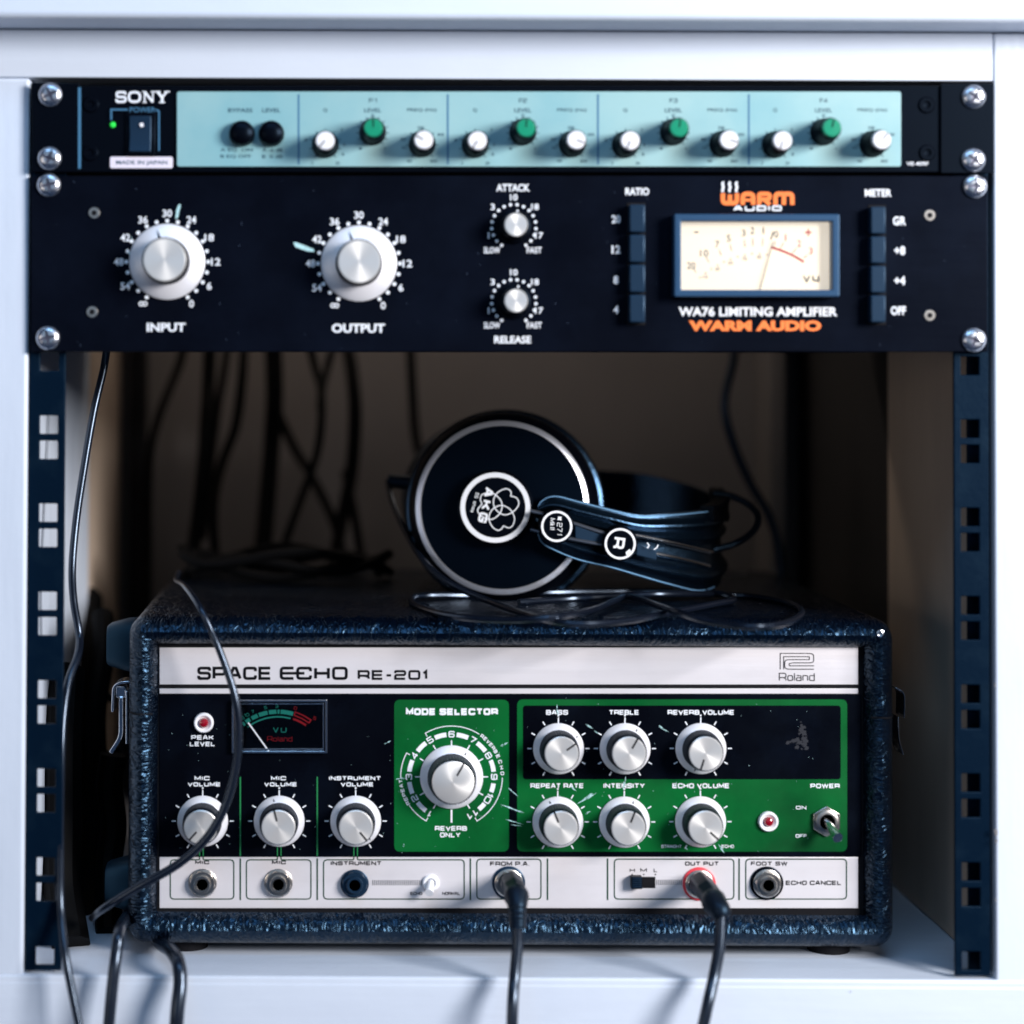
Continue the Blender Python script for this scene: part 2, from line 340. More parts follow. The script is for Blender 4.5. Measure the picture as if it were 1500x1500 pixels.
G = {}
def _g():
    W = 1.3; r = .26
    box = [(0, 0, r), (W, 0, r), (W, 1, r), (0, 1, r)]
    G['A'] = (W, [([(0, 0), (.5, 1), (.8, 1), (W, 0)], 0), ([(.17, .32), (W - .17, .32)], 0)])
    G['B'] = (W, [([(0, 0), (W, 0, r), (W, .5, .15), (W * .96, .5, .1), (W * .96, 1, r), (0, 1)], 1), ([(0, .52), (W * .98, .52)], 0)])
    G['C'] = (W, [([(W, .70), (W, 1, r), (0, 1, r), (0, 0, r), (W, 0, r), (W, .30)], 0)])
    G['D'] = (W, [([(0, 0), (W, 0, r + .05), (W, 1, r + .05), (0, 1)], 1)])
    G['E'] = (W * .95, [([(W * .95, 1), (0, 1), (0, 0), (W * .95, 0)], 0), ([(0, .5), (W * .9, .5)], 0)])
    G['F'] = (W * .9, [([(W * .9, 1), (0, 1), (0, 0)], 0), ([(0, .5), (W * .85, .5)], 0)])
    G['G'] = (W, [([(W, .75), (W, 1, r), (0, 1, r), (0, 0, r), (W, 0, r), (W, .48), (W * .55, .48)], 0)])
    G['H'] = (W, [([(0, 0), (0, 1)], 0), ([(W, 0), (W, 1)], 0), ([(0, .5), (W, .5)], 0)])
    G['I'] = (0.0, [([(0, 0), (0, 1)], 0)])
    G['J'] = (W * .8, [([(W * .8, 1), (W * .8, 0, r), (0, 0, r), (0, .3)], 0)])
    G['K'] = (W * .95, [([(0, 0), (0, 1)], 0), ([(W * .92, 1), (W * .42, .5), (W * .95, 0)], 0), ([(0, .5), (W * .42, .5)], 0)])
    G['L'] = (W * .85, [([(0, 1), (0, 0), (W * .85, 0)], 0)])
    G['M'] = (W * 1.12, [([(0, 0), (0, 1), (W * .56, .2), (W * 1.12, 1), (W * 1.12, 0)], 0)])
    G['N'] = (W, [([(0, 0), (0, 1), (W, 0), (W, 1)], 0)])
    G['O'] = (W, [(box, 1)])
    G['P'] = (W, [([(0, 0), (0, 1), (W, 1, r), (W, .40, r), (0, .40)], 0)])
    G['Q'] = (W, [(box, 1), ([(W * .6, .3), (W, -.1)], 0)])
    G['R'] = (W, [([(0, 0), (0, 1), (W, 1, r), (W, .40, r), (0, .40)], 0), ([(W * .6, .40), (W, .25, .15), (W, 0)], 0)])
    G['S'] = (W, [([(W, .74), (W, 1, r), (0, 1, r), (0, .52, r), (W, .52, r), (W, 0, r), (0, 0, r), (0, .26)], 0)])
    G['T'] = (W, [([(0, 1), (W, 1)], 0), ([(W / 2, 1), (W / 2, 0)], 0)])
    G['U'] = (W, [([(0, 1), (0, 0, r), (W, 0, r), (W, 1)], 0)])
    G['V'] = (W, [([(0, 1), (W / 2, 0), (W, 1)], 0)])
    G['W'] = (W * 1.4, [([(0, 1), (W * .35, 0), (W * .7, 1), (W * 1.05, 0), (W * 1.4, 1)], 0)])
    G['X'] = (W, [([(0, 0), (W, 1)], 0), ([(0, 1), (W, 0)], 0)])
    G['Y'] = (W, [([(0, 1), (W / 2, .48), (W, 1)], 0), ([(W / 2, .48), (W / 2, 0)], 0)])
    G['Z'] = (W, [([(0, 1), (W, 1), (0, 0), (W, 0)], 0)])
    G['0'] = G['O']; G['1'] = (.35, [([(0, .72), (.35, 1), (.35, 0)], 0)])
    G['2'] = (W, [([(0, .74), (0, 1, r), (W, 1, r), (W, .5, r), (0, .5, r), (0, 0), (W, 0)], 0)])
    G['3'] = (W, [([(0, .78), (0, 1, r), (W, 1, r), (W, .5, .1), (W * .35, .5)], 0), ([(W, .5, .1), (W, 0, r), (0, 0, r), (0, .22)], 0)])
    G['4'] = (W, [([(W * .75, 0), (W * .75, 1), (0, .25), (W, .25)], 0)])
    G['5'] = (W, [([(W, 1), (0, 1), (0, .55), (W, .55, r), (W, 0, r), (0, 0, r), (0, .22)], 0)])
    G['6'] = (W, [([(W, .78), (W, 1, r), (0, 1, r), (0, 0, r), (W, 0, r), (W, .55, r), (0, .55)], 0)])
    G['7'] = (W, [([(0, 1), (W, 1), (W * .4, 0)], 0)])
    G['8'] = (W, [(box, 1), ([(0, .52), (W, .52)], 0)])
    G['9'] = (W, [([(W, .45), (0, .45, r), (0, 1, r), (W, 1, r), (W, 0, r), (0, 0, r), (0, .22)], 0)])
    G['-'] = (.6, [([(0, .45), (.6, .45)], 0)]); G['.'] = (.02, [([(0, -.04), (0, .08)], 0)])
    G['+'] = (.7, [([(0, .45), (.7, .45)], 0), ([(.35, .1), (.35, .8)], 0)])
    x = .68; q = .2; lw = .92
    G['o'] = (lw, [([(0, 0, q), (lw, 0, q), (lw, x, q), (0, x, q)], 1)])
    G['l'] = (0.0, [([(0, 0), (0, 1)], 0)])
    G['a'] = (lw, [([(.06, x), (lw, x, q), (lw, 0), (0, 0, q * .8), (0, .38, q * .8), (lw, .38)], 0)])
    G['n'] = (lw, [([(0, 0), (0, x), (lw, x, q), (lw, 0)], 0)])
    G['d'] = (lw, [([(lw, 1), (lw, 0), (0, 0, q), (0, x, q), (lw, x)], 0)])
    G['k'] = (.8, [([(0, 0), (0, 1)], 0), ([(.75, x), (.15, .32), (.8, 0)], 0)]); G['h'] = (lw, [([(0, 0), (0, 1)], 0), ([(0, x), (lw, x, q), (lw, 0)], 0)])
    G['m'] = (1.3, [([(0, 0), (0, x), (1.3, x, q), (1.3, 0)], 0), ([(.65, x), (.65, 0)], 0)]); G['s'] = (.8, [([(.8, x), (0, x, .1), (0, .34, .1), (.8, .34, .1), (.8, 0, .1), (0, 0)], 0)])
_g()
def strokes(txt, t, gap=.30, sp=.75):
    x = 0; out = []
    for ch in txt:
        if ch == ' ': x += sp; continue
        gw, paths = G[ch]
        for pts, cl in paths: out.append(([(p[0] + x,) + tuple(p[1:]) for p in pts], cl))
        x += gw + gap + t
    return out, x - gap - t
@marked
def etext(txt, box, wt, pr, gap=.26, sp=.8):
    """wide square lettering fitted to box (x0,y0,x1,y1) in px; wt = stroke width in px"""
    x0, y0, x1, y1 = box
    if y1 - y0 < 8: wt *= .80
    H = y1 - y0 - wt
    st, W = strokes(txt, wt / H, gap, sp); sx = (x1 - x0 - wt) / max(W, 1e-6) if W > .01 else 1
    for pts, cl in st:
        q = fillet([(p[0] * min(sx, H * 9), p[1] * H, (p[2] * H if len(p) > 2 else 0)) for p in pts], cl)
        pr.p += ribbon([(x0 + wt / 2 + a, y1 - wt / 2 - b) for a, b in q], cl, wt)
    return pr
@marked
def ptext(txt, cx, cy, h, wd, wt, ang, pr, gap=.26):
    """wide lettering centred at (cx,cy), height h, total width wd, rotated clockwise by ang degrees"""
    H = h - wt; st, W = strokes(txt, wt / H, gap); sx = (wd - wt) / W if W > .01 else 1
    ca, sa = math.cos(math.radians(ang)), math.sin(math.radians(ang))
    for pts, cl in st:
        q = fillet([(p[0] * sx - (W * sx) / 2, p[1] * H - H / 2, (p[2] * H if len(p) > 2 else 0)) for p in pts], cl)
        pr.p += ribbon([(cx + a * ca + b * sa, cy + a * sa - b * ca) for a, b in q], cl, wt)
    return pr
_fc = {}
@marked
def btext(txt, box, pr, bold=0.0):
    """built-in face fitted to box"""
    key = (txt, bold)
    if key not in _fc:
        c = bpy.data.curves.new('lettering_outline', 'FONT'); c.body = txt; c.offset = bold; c.resolution_u = 3
        o = bpy.data.objects.new('lettering_outline', c); COL.objects.link(o)
        dg = bpy.context.evaluated_depsgraph_get(); me = o.evaluated_get(dg).to_mesh()
        vs = [(v.co.x, v.co.y) for v in me.vertices]; fs = [tuple(p.vertices) for p in me.polygons]
        o.evaluated_get(dg).to_mesh_clear(); bpy.data.objects.remove(o); bpy.data.curves.remove(c)
        _fc[key] = (vs, fs)
    vs, fs = _fc[key]; xs = [v[0] for v in vs]; ys = [v[1] for v in vs]
    x0, y0, x1, y1 = box; a, b, c, d = min(xs), max(xs), min(ys), max(ys)
    nat = (b - a) / (d - c) * (y1 - y0)
    if len(txt) < 3 and (x1 - x0) > nat * 1.25: m_ = (x0 + x1) / 2; x0, x1 = m_ - nat * .62, m_ + nat * .62
    P = [Vector((x0 + (v[0] - a) / (b - a) * (x1 - x0), y1 - (v[1] - c) / (d - c) * (y1 - y0))) for v in vs]
    for f in fs: pr.p.append([P[i] for i in f])
    return pr

# ================================================================== the white cabinet
XL, XR, ZT = -0.2430, 0.2440, 0.4512                     # opening; shelf top is z = 0
cab = thing('cabinet', 'white painted wooden cabinet whose open bay holds all the audio gear', 'cabinet', (0, 0, -0.2))
def part(name, m, parent, x0, x1, y0, y1, z0, z1, bevel=0, seg=2):
    return MB().box(x0, x1, y0, y1, z0, z1).obj(name, m, parent, bevel, seg=seg)
part('side_stile', WHITE, cab, XL - .14, XL, 0, .022, -.0008, ZT - .0002, .0018, 3)
part('side_stile', WHITE, cab, XR, XR + .14, 0, .022, -.0022, .4755, .0012, 3)
part('top_rail', WHITE_H, cab, XL - .14, XR - .0002, .0003, .022, ZT, .4755, .0006)
part('bottom_rail', WHITE_H, cab, XL - .14, XR + .14, -.0008, .020, -.30, -.0030, .0012, 3)
part('countertop', WHITE_H, cab, -.55, .55, -.030, .55, .4760, .515, .003, 3)
part('shelf', WHITE_H, cab, XL - .02, XR + .02, -.0006, .47, -.022, 0, .0012, 3)
def inner(name, m, x0, x1, y0, y1, z0=.0006, z1=.4750, bevel=.0008): return part(name, m, cab, x0, x1, y0, y1, z0, z1, bevel)
inner('side_board', WHITE, XL - .018, XL - .0005, .0225, .196)
inner('side_board', WHITE, XL - .018, XL - .0008, .199, .262)
inner('side_board', INNER, XL - .018, XL - .0012, .263, .450)
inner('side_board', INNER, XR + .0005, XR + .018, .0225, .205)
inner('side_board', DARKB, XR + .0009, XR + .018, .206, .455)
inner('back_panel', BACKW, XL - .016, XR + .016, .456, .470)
inner('rear_upright', MATTE, w(190, 700, .44).x, w(213, 700, .44).x, .43, .4555)
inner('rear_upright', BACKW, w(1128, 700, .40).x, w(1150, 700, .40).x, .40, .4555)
part('ceiling_board', WHITE_H, cab, XL - .016, XR + .016, .0225, .4555, ZT + .001, ZT + .018)

random.seed(5)
for x, y, r in ((1459, 1218, 3.2), (1460, 1232, 2.2), (1458, 1003, 1.6), (1459, 1318, 1.8), (1246, 1453, .9)):
    Print().poly([(x + r * random.uniform(.5, 1.1) * math.cos(k * .9), y + r * random.uniform(.8, 2.2) * math.sin(k * .9)) for k in range(7)]).build('paint_chip', CHIP, cab, -.00125 if y > 60 else -.0302)
# ================================================================== rack rails with square holes
def rail(x0, x1, hx, flange_out, label):
    """steel strip x0..x1 with 8.6 mm square holes centred on hx"""
    root = thing('rack_rail', label, 'rack rail', ((x0 + x1) / 2, .004, .002), 'steel rack rails at the sides of the bay')
    zs = []
    for k in range(10):
        b = .4470 - k * .04445
        for off in (-.00635, -.0381): zs.append(b + off)
    h = .0046; z0, z1 = .0015, .4490
    cuts = sorted([z0, z1] + [z - h for z in zs if z0 < z - h] + [z + h for z in zs if z + h < z1])
    cols = [x0, hx - h, hx + h, x1]
    bm = bmesh.new(); V = {}
    def vert(x, z):
        k = (round(x, 6), round(z, 6))
        if k not in V: V[k] = bm.verts.new((x, .0, z))
        return V[k]
    for i in range(len(cuts) - 1):
        mid = (cuts[i] + cuts[i + 1]) / 2
        for j in range(3):
            if j == 1 and any(abs(mid - z) < h for z in zs): continue
            bm.faces.new([vert(cols[j], cuts[i]), vert(cols[j + 1], cuts[i]), vert(cols[j + 1], cuts[i + 1]), vert(cols[j], cuts[i + 1])])
    ret = bmesh.ops.extrude_face_region(bm, geom=bm.faces[:])
    for v in [g for g in ret['geom'] if isinstance(g, bmesh.types.BMVert)]: v.co.y += .0022
    bmesh.ops.recalc_face_normals(bm, faces=bm.faces)
    for v in bm.verts: v.co.y += .0025
    me = bpy.data.meshes.new('perforated_strip'); bm.to_mesh(me); bm.free(); me.materials.append(RAIL)
    o = link('perforated_strip', me, root)
    b = o.modifiers.new('bevel', 'BEVEL'); b.width = .0005; b.segments = 2; b.limit_method = 'ANGLE'; b.angle_limit = 1
    fx = (x0, x0 + .0022) if flange_out < 0 else (x1 - .0022, x1)
    MB().box(fx[0], fx[1], .0048, .0140 if flange_out > 0 else .010, z0, z1).obj('flange', RAIL, root, .0004)
    if flange_out > 0:
        MB().box(hx + .0014, x1 - .0023, .0115, .0140, z0, z1).obj('rear_lip', RAIL, root, .0004)
    return root
rail(w(38, 700, 0).x + .001, w(95, 700, .003).x, w(71, 700, .003).x, -1, 'black steel rack rail on the headphone cord side, beside the chrome latched flank')
rail(w(1397, 700, .003).x, w(1449, 900, .003).x, w(1421, 800, .003).x, 1, 'scuffed blue-black rack rail whose holes show the brown side board')
bpy.data.objects['rack_rail']['label'] = 'black rack rail whose upper square holes show bright white paint'

# ================================================================== shared hardware
def screw_mesh():
    R = .0059; n = 96; rad = [0, .0004, .0008, .0012, .0016, .0020, .0024, .0028, .0032, .0036, .0039, .0041, .0046, .0053, .0057, .0059]
    vs = [(0, -.0010, 0)]; fs = []
    for k, r in enumerate(rad[1:]):
        for i in range(n):
            a = 2 * PI * i / n; x, z = r * math.cos(a), r * math.sin(a)
            y = .0022 * (1 - (r / .0061) ** 4) + .0008
            cross = (abs(x) < .00085 - .00012 * r / .001 or abs(z) < .00085 - .00012 * r / .001) and r < .0040
            if cross: y = .0012
            vs.append((x, -y, z))
    m = len(rad) - 1
    for i in range(n): fs.append((0, 1 + i, 1 + (i + 1) % n))
    for k in range(m - 1):
        for i in range(n):
            i2 = (i + 1) % n; fs.append((1 + k * n + i, 1 + (k + 1) * n + i, 1 + (k + 1) * n + i2, 1 + k * n + i2))
    b = MB().add(vs, fs); b.lathe([(R, .0006), (R, .0)], n)
    me = b.mesh('screw', SCREWM); me.materials.append(SLOTSHADE)
    for p in me.polygons:
        if all(me.vertices[i].co.y > -.0013 and math.hypot(me.vertices[i].co.x, me.vertices[i].co.z) < .0042 for i in p.vertices): p.material_index = 1
    return me
SCREW = screw_mesh()
HEX = MB().lathe([(.0030, 0), (.0030, .0004), (.0026, .0008), (.0012, .0008), (0, .0008)], 24).mesh('hex_screw', NICKEL)
HEXSHADE = MB().lathe([(.0015, .0009), (0, .00092)], 6).mesh('hex_shade_disc', MATTE)  # flat black disc stands in for the shade inside a hex socket
HEXD = MB().lathe([(.0042, 0), (.0042, .0004), (.0036, .0009), (.0020, .0009), (.0016, .0002), (0, .0001)], 24).mesh('hex_screw', BLACK)
def screws(root, pts, Y):
    for k, (x, y) in enumerate(pts):
        put(SCREW, 'mounting_screw', w(x, y, Y), root, random.uniform(-.7, .7))

# ================================================================== top rack unit: equaliser with mint panel
YS = -.0032
eq = thing('rack_equaliser', 'slim black rack equaliser with mint green panel, top unit in the cabinet', 'equaliser', (0, .03, .405))
def pbox(name, m, parent, x0, y0, x1, y1, Yf, th, bevel=.0003):
    Q = [w(x0, y1, Yf), w(x1, y1, Yf), w(x1, y0, Yf), w(x0, y0, Yf)]; Q += [v + Vector((0, th, 0)) for v in Q]
    return MB().add(Q, [(0, 1, 2, 3), (7, 6, 5, 4), (0, 4, 5, 1), (1, 5, 6, 2), (2, 6, 7, 3), (3, 7, 4, 0)]).obj(name, m, parent, bevel)
pbox('front_panel', BLACK, eq, 47.5, 125, 1455, 252.5, YS, .004, .0005)
pbox('rack_ear', BLACK, eq, 46.5, 121.5, 116, 252, YS - .0014, .0013, .0004)
pbox('rack_ear', BLACK, eq, 1378, 122, 1456, 254, YS - .0014, .0013, .0004)
MB().box(XL + .012, XR - .012, .006, .23, .4065, .4455).obj('chassis', MATTE, eq, .001)
YM = YS - .0012
def rplate(name, m, parent, x0, y0, x1, y1, r, Yf, th):
    pts = fillet([(x0, y0, r), (x1, y0, r), (x1, y1, r), (x0, y1, r)], True); n = len(pts)
    b = MB(); vs = [w(p[0], p[1], Yf) for p in pts]; vs += [v + Vector((0, th, 0)) for v in vs]
    b.add(vs, [tuple(range(n)), tuple(reversed(range(n, 2 * n)))] + [(i, (i + 1) % n, n + (i + 1) % n, n + i) for i in range(n)])
    return b.obj(name, m, parent, .0002)
mint = rplate('mint_faceplate', MINT, eq, 259, 134, 1320, 244, 4, YM, .0011)
YP = YM - .00012
pr = Print()
for x in (437.5, 656, 876, 1097): pr.line([(x, 138), (x, 241)], 2.6)
pr.build('divider_line', PBLUE, eq, YP)
pr = Print(); pr.line([(116.5, 128), (116.5, 247)], 4.2).line([(163, 176), (163, 160.5), (187, 160.5)], 2.4).line([(228, 160.5), (233, 163), (233, 221)], 2.2)
pr.build('panel_line', PBLUE, eq, YS - .0016)
# maker's word, slab serif capitals
pr = Print()
x = 169
for ch, wd in (('S', 18), ('O', 21), ('N', 20.5), ('Y', 20)):
    if ch == 'O': pr.line([(x + 2, 135, 7), (x + wd - 2.5, 135, 7), (x + wd - 2.5, 149, 7), (x + 2, 149, 7)], 3.4, True)
    if ch == 'S': pr.line([(x + wd - 3, 138.5), (x + wd - 4, 135, 3), (x + 2, 135, 4), (x + 2, 142, 4), (x + wd - 3, 142, 4), (x + wd - 3, 149, 4), (x + 2, 149, 3), (x + 1.5, 145)], 3.4)
    if ch == 'N':
        pr.line([(x + 4.5, 150), (x + 4.5, 134)], 2.2).line([(x + 4.5, 134.5), (x + wd - 4, 149.5)], 3.6).line([(x + wd - 4, 150), (x + wd - 4, 134)], 2.0)
        for a, b_ in ((1.5, 150), (.8, 134.3), (wd - 7, 134.3)): pr.line([(x + a, b_), (x + a + 6, b_)], 1.5)
    if ch == 'Y':
        pr.line([(x + 3, 134), (x + wd / 2, 143), (x + wd / 2, 150)], 3.8).line([(x + wd - 3, 134), (x + wd / 2, 143)], 2.8)
        for a, b_ in ((-1, 134.3), (wd - 7, 134.3), (wd / 2 - 4.5, 150)): pr.line([(x + a, b_), (x + a + 8.5, b_)], 1.8)
    x += wd - .3
pr.build('lettering', PW, eq, YS - .0002)
btext('POWER', (190, 157, 228, 164.5), Print(), .01).build('lettering', PBLUE, eq, YS - .0002)
lab = rplate('paper_label', STICK, eq, 161, 229.5, 253, 246.5, 3, YS - .0004, .0003)
btext('MADE IN JAPAN', (170, 235, 245, 242.5), Print(), .012).build('lettering', PGREY, eq, YS - .0005)
o = MB().lathe([(.0015, 0), (.0015, .0008), (.0010, .0014), (0, .0016)], 20).obj('green_power_light', GREENLED, eq); o.location = w(165.5, 183, YS) - name_world[eq.name]
# rocker switch
p0 = w(206, 197, YS)
sw = MB().box(p0.x - .0076, p0.x + .0076, YS - .0012, YS + .001, p0.z - .0112, p0.z + .0112).obj('rocker_switch', BLACK, eq, .0006)
MB().add([(p0.x - .0055, YS - .0028, p0.z + .009), (p0.x + .0055, YS - .0028, p0.z + .009), (p0.x + .0055, YS - .0012, p0.z + .009), (p0.x - .0055, YS - .0012, p0.z + .009),
          (p0.x - .0055, YS - .0016, p0.z), (p0.x + .0055, YS - .0016, p0.z), (p0.x - .0055, YS - .0034, p0.z - .009), (p0.x + .0055, YS - .0034, p0.z - .009), (p0.x + .0055, YS - .0012, p0.z - .009), (p0.x - .0055, YS - .0012, p0.z - .009)],
         [(0, 1, 5, 4), (4, 5, 7, 6), (0, 3, 2, 1), (6, 7, 8, 9), (0, 4, 6, 9, 3), (1, 2, 8, 7, 5)]).obj('rocker_button', BTN, sw, .0004)
Print().poly([(204, 181, 2), (209.5, 179.5, 2), (211, 185, 2), (206, 186.5, 2)]).build('indicator_dot', WLED, sw, YS - .0031)
for x, y in ((133, 153), (132, 224), (1357, 154), (1358, 224)): put(HEXD, 'recessed_screw', w(x, y, YS), eq)
screws(eq, [(74, 139), (73, 232), (1426, 142), (1425.5, 234.5)], YS - .0014)
# knobs
def small_knob(px, py, capmat, ang, parent, Y, body=.0062, cap=.0044, hb=.0125):
    r = thing_part('control_knob', w(px, py, Y), parent)
    child(KM['body'], 'knob_body', r); child(KM[capmat], 'knob_cap', r); child(KM['mark'], 'pointer_mark', r, roty=math.radians(ang))
    return r
def thing_part(name, loc, parent):
    o = bpy.data.objects.new(name, None); COL.objects.link(o); o.parent = parent; o.empty_display_size = .005
    o.location = Vector(loc) - name_world.get(parent.name, Vector((0, 0, 0))); return o
KM = {}
KM['body'] = MB().lathe([(.0068, 0), (.0068, .0012), (.0064, .0018), (.0056, .0145), (.0051, .0153), (.0, .0154)], 48, flute=.0003, frng=(1, 3)).mesh('knob_body', BLACK)
for nm, mm in (('white', KNOBW), ('green', KNOBG)):
    KM[nm] = MB().lathe([(.0047, .0153), (.0046, .0173), (.0042, .0180), (0, .0181)], 40).mesh('knob_cap', mm)
KM['mark'] = MB().box(-.0003, .0003, -.01825, -.0179, .0002, .0042).mesh('pointer_mark', MATTE, False)
tk = Print(); tx = Print()
for i, bx in enumerate((476.5, 696, 916, 1135.5)):
    kx = [bx, bx + 69.5 + i * .5, bx + 142 + i * .3]
    small_knob(kx[0], 212, 'white', 220 - i * 8, eq, YM); small_knob(kx[1], 193.5, 'green', 0 + i * 4, eq, YM); small_knob(kx[2], 211, 'white', (-60, 110, 105, 40)[i], eq, YM)
    for (cx, cy, n) in ((kx[0], 212, 9), (kx[1], 193.5, 13), (kx[2], 211, 7)):
        for k in range(n):
            a = math.radians(-140 + 280 * k / (n - 1)); 
            tk.line([(cx + 20 * math.sin(a), cy - 20 * math.cos(a)), (cx + 24 * math.sin(a), cy - 24 * math.cos(a))], 1.1)
    etext('F%d' % (i + 1), (kx[1] - 5.5, 144, kx[1] + 6, 150.5), 1.3, tx)
    btext('LEVEL', (kx[1] - 12.5, 158.5, kx[1] + 12.5, 164.5), tx, .01); btext('Q', (kx[0] - 3, 158.5, kx[0] + 3, 164.5), tx, .01)
    btext('FREQ (Hz)', (kx[2] - 22, 158.5, kx[2] + 21, 164.5), tx, .008); etext('0', (kx[1] - 2, 166.5, kx[1] + 2, 171), .9, tx)
    for t, dx, dy in (('.8', -29, -7), ('3', 24, -22), ('5', 28, 0), ('8', 26, 14), ('.3', -20, 27), ('20', 18, 27)): btext(t, (kx[0] + dx - 3, 212 + dy - 2.2, kx[0] + dx + 3, 212 + dy + 2.2), tx)
    for t, dx, dy in (('200', -2, -24), ('400', 27, -14), ('80', -28, -7), ('60', -26, 5), ('40', -19, 25), ('800', 17, 25)): btext(t, (kx[2] + dx - 5, 211 + dy - 2.2, kx[2] + dx + 5, 211 + dy + 2.2), tx)
    for t, dx in (('-', -18), ('+', 18)): btext(t, (kx[1] + dx - 2, 216, kx[1] + dx + 2, 219), tx)
btext('BYPASS', (334, 158.5, 370, 164.5), tx, .01); btext('LEVEL', (384, 158.5, 411, 164.5), tx, .01)
for t, x0, x1, y in (('A EQ  ON', 323, 370, 217), ('B EQ OFF', 323, 368, 226.5), ('A -6 dB', 384, 414, 217), ('B  0 dB', 384, 414, 226.5)): btext(t, (x0, y, x1, y + 5.5), tx, .008)
tk.build('scale_ticks', PGREY, eq, YP); tx.build('lettering', PGREY, eq, YP)
btext('VE-409F', (1328, 237, 1360, 242.5), Print(), .012).build('lettering', PW, eq, YS - .0002)
BB = MB().lathe([(.0066, 0), (.0064, .0030), (.0058, .0050), (.0040, .0064), (.0018, .0069), (0, .0070)], 40).mesh('push_button', BLACK)
for x in (354.5, 397.5): put(BB, 'push_button', w(x, 196, YM), eq)

# ================================================================== second rack unit: limiting amplifier
YW = -.0032
lim = thing('rack_limiter', 'tall black rack limiter with lit cream needle meter and two big silver dials', 'limiter', (0, .03, .315))
pbox('front_panel', BLACKP, lim, 45, 257.5, 1447, 515.5, YW, .0040, .0005)
MB().box(XL + .012, XR - .012, .006, .25, .3185, .4050).obj('chassis', MATTE, lim, .001)
screws(lim, [(72, 271), (70.5, 495), (1427.5, 273), (1426, 498)], YW)
for x, y in ((138, 312), (135, 457), (1361.5, 315.5), (1361.5, 462)): child(HEXSHADE, 'hex_shade_disc', put(HEX, 'hex_screw', w(x, y, YW), lim))
YT = YW - .00015
wp = Print()
SK = MB().lathe([(.0191, 0), (.0191, .0010), (.0176, .0022), (.0118, .0040), (.0116, .0036), (0, .0036)], 72).mesh('knob_skirt', SKIRT)
GR = MB().lathe([(.0120, .0030), (.0117, .0040), (.0113, .0150), (.0110, .0158), (0, .0158)], 72).mesh('knob_grip', BLACK)
CP = MB().lathe([(.0107, .0157), (.0107, .0163), (.0102, .0167), (0, .0167)], 72).mesh('knob_cap', CAPM)
MK = MB().add([(-.0006, -.00405, .0124), (.0006, -.00405, .0124), (.0, -.0030, .0172)], [(0, 1, 2)]).mesh('pointer_mark', MATTE, False)
for px, py, a in ((245, 383.5, -17), (525.8, 386, -17)):
    r = thing_part('dial_knob', w(px, py, YW), lim)
    child(SK, 'knob_skirt', r); child(GR, 'knob_grip', r); child(CP, 'knob_cap', r); child(MK, 'pointer_mark', r, roty=math.radians(a))
for cx, cy in ((245, 383.5), (525.8, 386)):
    for k in range(21):
        a = math.radians(-150 + 15 * k); wp.disc(cx + 60 * math.sin(a), cy - 60 * math.cos(a), 2.9, 12)
    for t, a in (('8', -150), ('54', -120), ('48', -90), ('42', -60), ('36', -30), ('30', 0), ('24', 30), ('18', 60), ('12', 90), ('6', 120), ('0', 150)):
        R_ = 71; x = cx + R_ * math.sin(math.radians(a)); y = cy - R_ * math.cos(math.radians(a)); hw = 7 if len(t) > 1 else 3.6
        if t == '8': wp.ring(x - 2.8, y, 2.8, 1.8, n=14); wp.ring(x + 2.8, y, 2.8, 1.8, n=14)
        else: btext(t, (x - hw, y - 5.5, x + hw, y + 5.5), wp, .02)
btext('INPUT', (215, 473, 272, 486), wp, .035); btext('OUTPUT', (486, 474, 564, 487.5), wp, .035)
btext('ATTACK', (727, 269.5, 776, 280.5), wp, .03); btext('RELEASE', (724, 492, 778, 503), wp, .03)
SB = MB().lathe([(.0088, 0), (.0088, .0010), (.0080, .0020), (.0070, .0024), (.0066, .0110), (.0062, .0116), (0, .0116)], 60, flute=.0003, frng=(3, 4)).mesh('knob_grip', BLACK)
SCP = MB().lathe([(.0058, .0115), (.0058, .0126), (.0054, .0130), (0, .0130)], 48).mesh('knob_cap', CAPM)
SMK = MB().box(-.0005, .0005, -.0026, -.0022, .0072, .0084).mesh('pointer_mark', PW, False)
for cx, cy, a in ((752.7, 332, 12), (752.7, 442, 15)):
    r = thing_part('small_knob', w(cx, cy, YW), lim); child(SB, 'knob_grip', r); child(SCP, 'knob_cap', r); child(SMK, 'pointer_mark', r, roty=math.radians(a))
    for k in range(18):
        an = math.radians(-147 + 294 * k / 17); wp.disc(cx + 32.5 * math.sin(an), cy - 32.5 * math.cos(an), 2.4, 10)
    for t, dx, dy, hw in (('10', 0, -43, 5.5), ('3', -31, -29, 3), ('18', 31, -29, 5.5), ('1', -37, 13, 2), ('17', 37, 13, 6), ('SLOW', -32, 34.5, 12), ('FAST', 30, 34.5, 11)):
        btext(t, (cx + dx - hw, cy + dy - 4.6, cx + dx + hw, cy + dy + 4.6), wp, .02)
btext('RATIO', (916, 275, 951, 286), wp, .03); btext('METER', (1267, 277, 1306, 288), wp, .03)
for t, y in (('20', 321), ('12', 365.5), ('8', 410), ('4', 453.5)): hw = 6.5 if len(t) > 1 else 3.8; btext(t, (902.5 - hw, y - 6, 902.5 + hw, y + 6), wp, .03)
for t, y, x0, x1 in (('GR', 323.5, 1308, 1327), ('+8', 367, 1310, 1326), ('+4', 411, 1310, 1326), ('OFF', 455, 1305, 1327)): btext(t, (x0, y - 6.5, x1, y + 6.5), wp, .03)
etext('AUDIO', (1074, 301, 1145, 309), 2.2, wp, .2)
btext('WA76 LIMITING AMPLIFIER', (994, 449.5, 1226.5, 463.5), wp, .03)
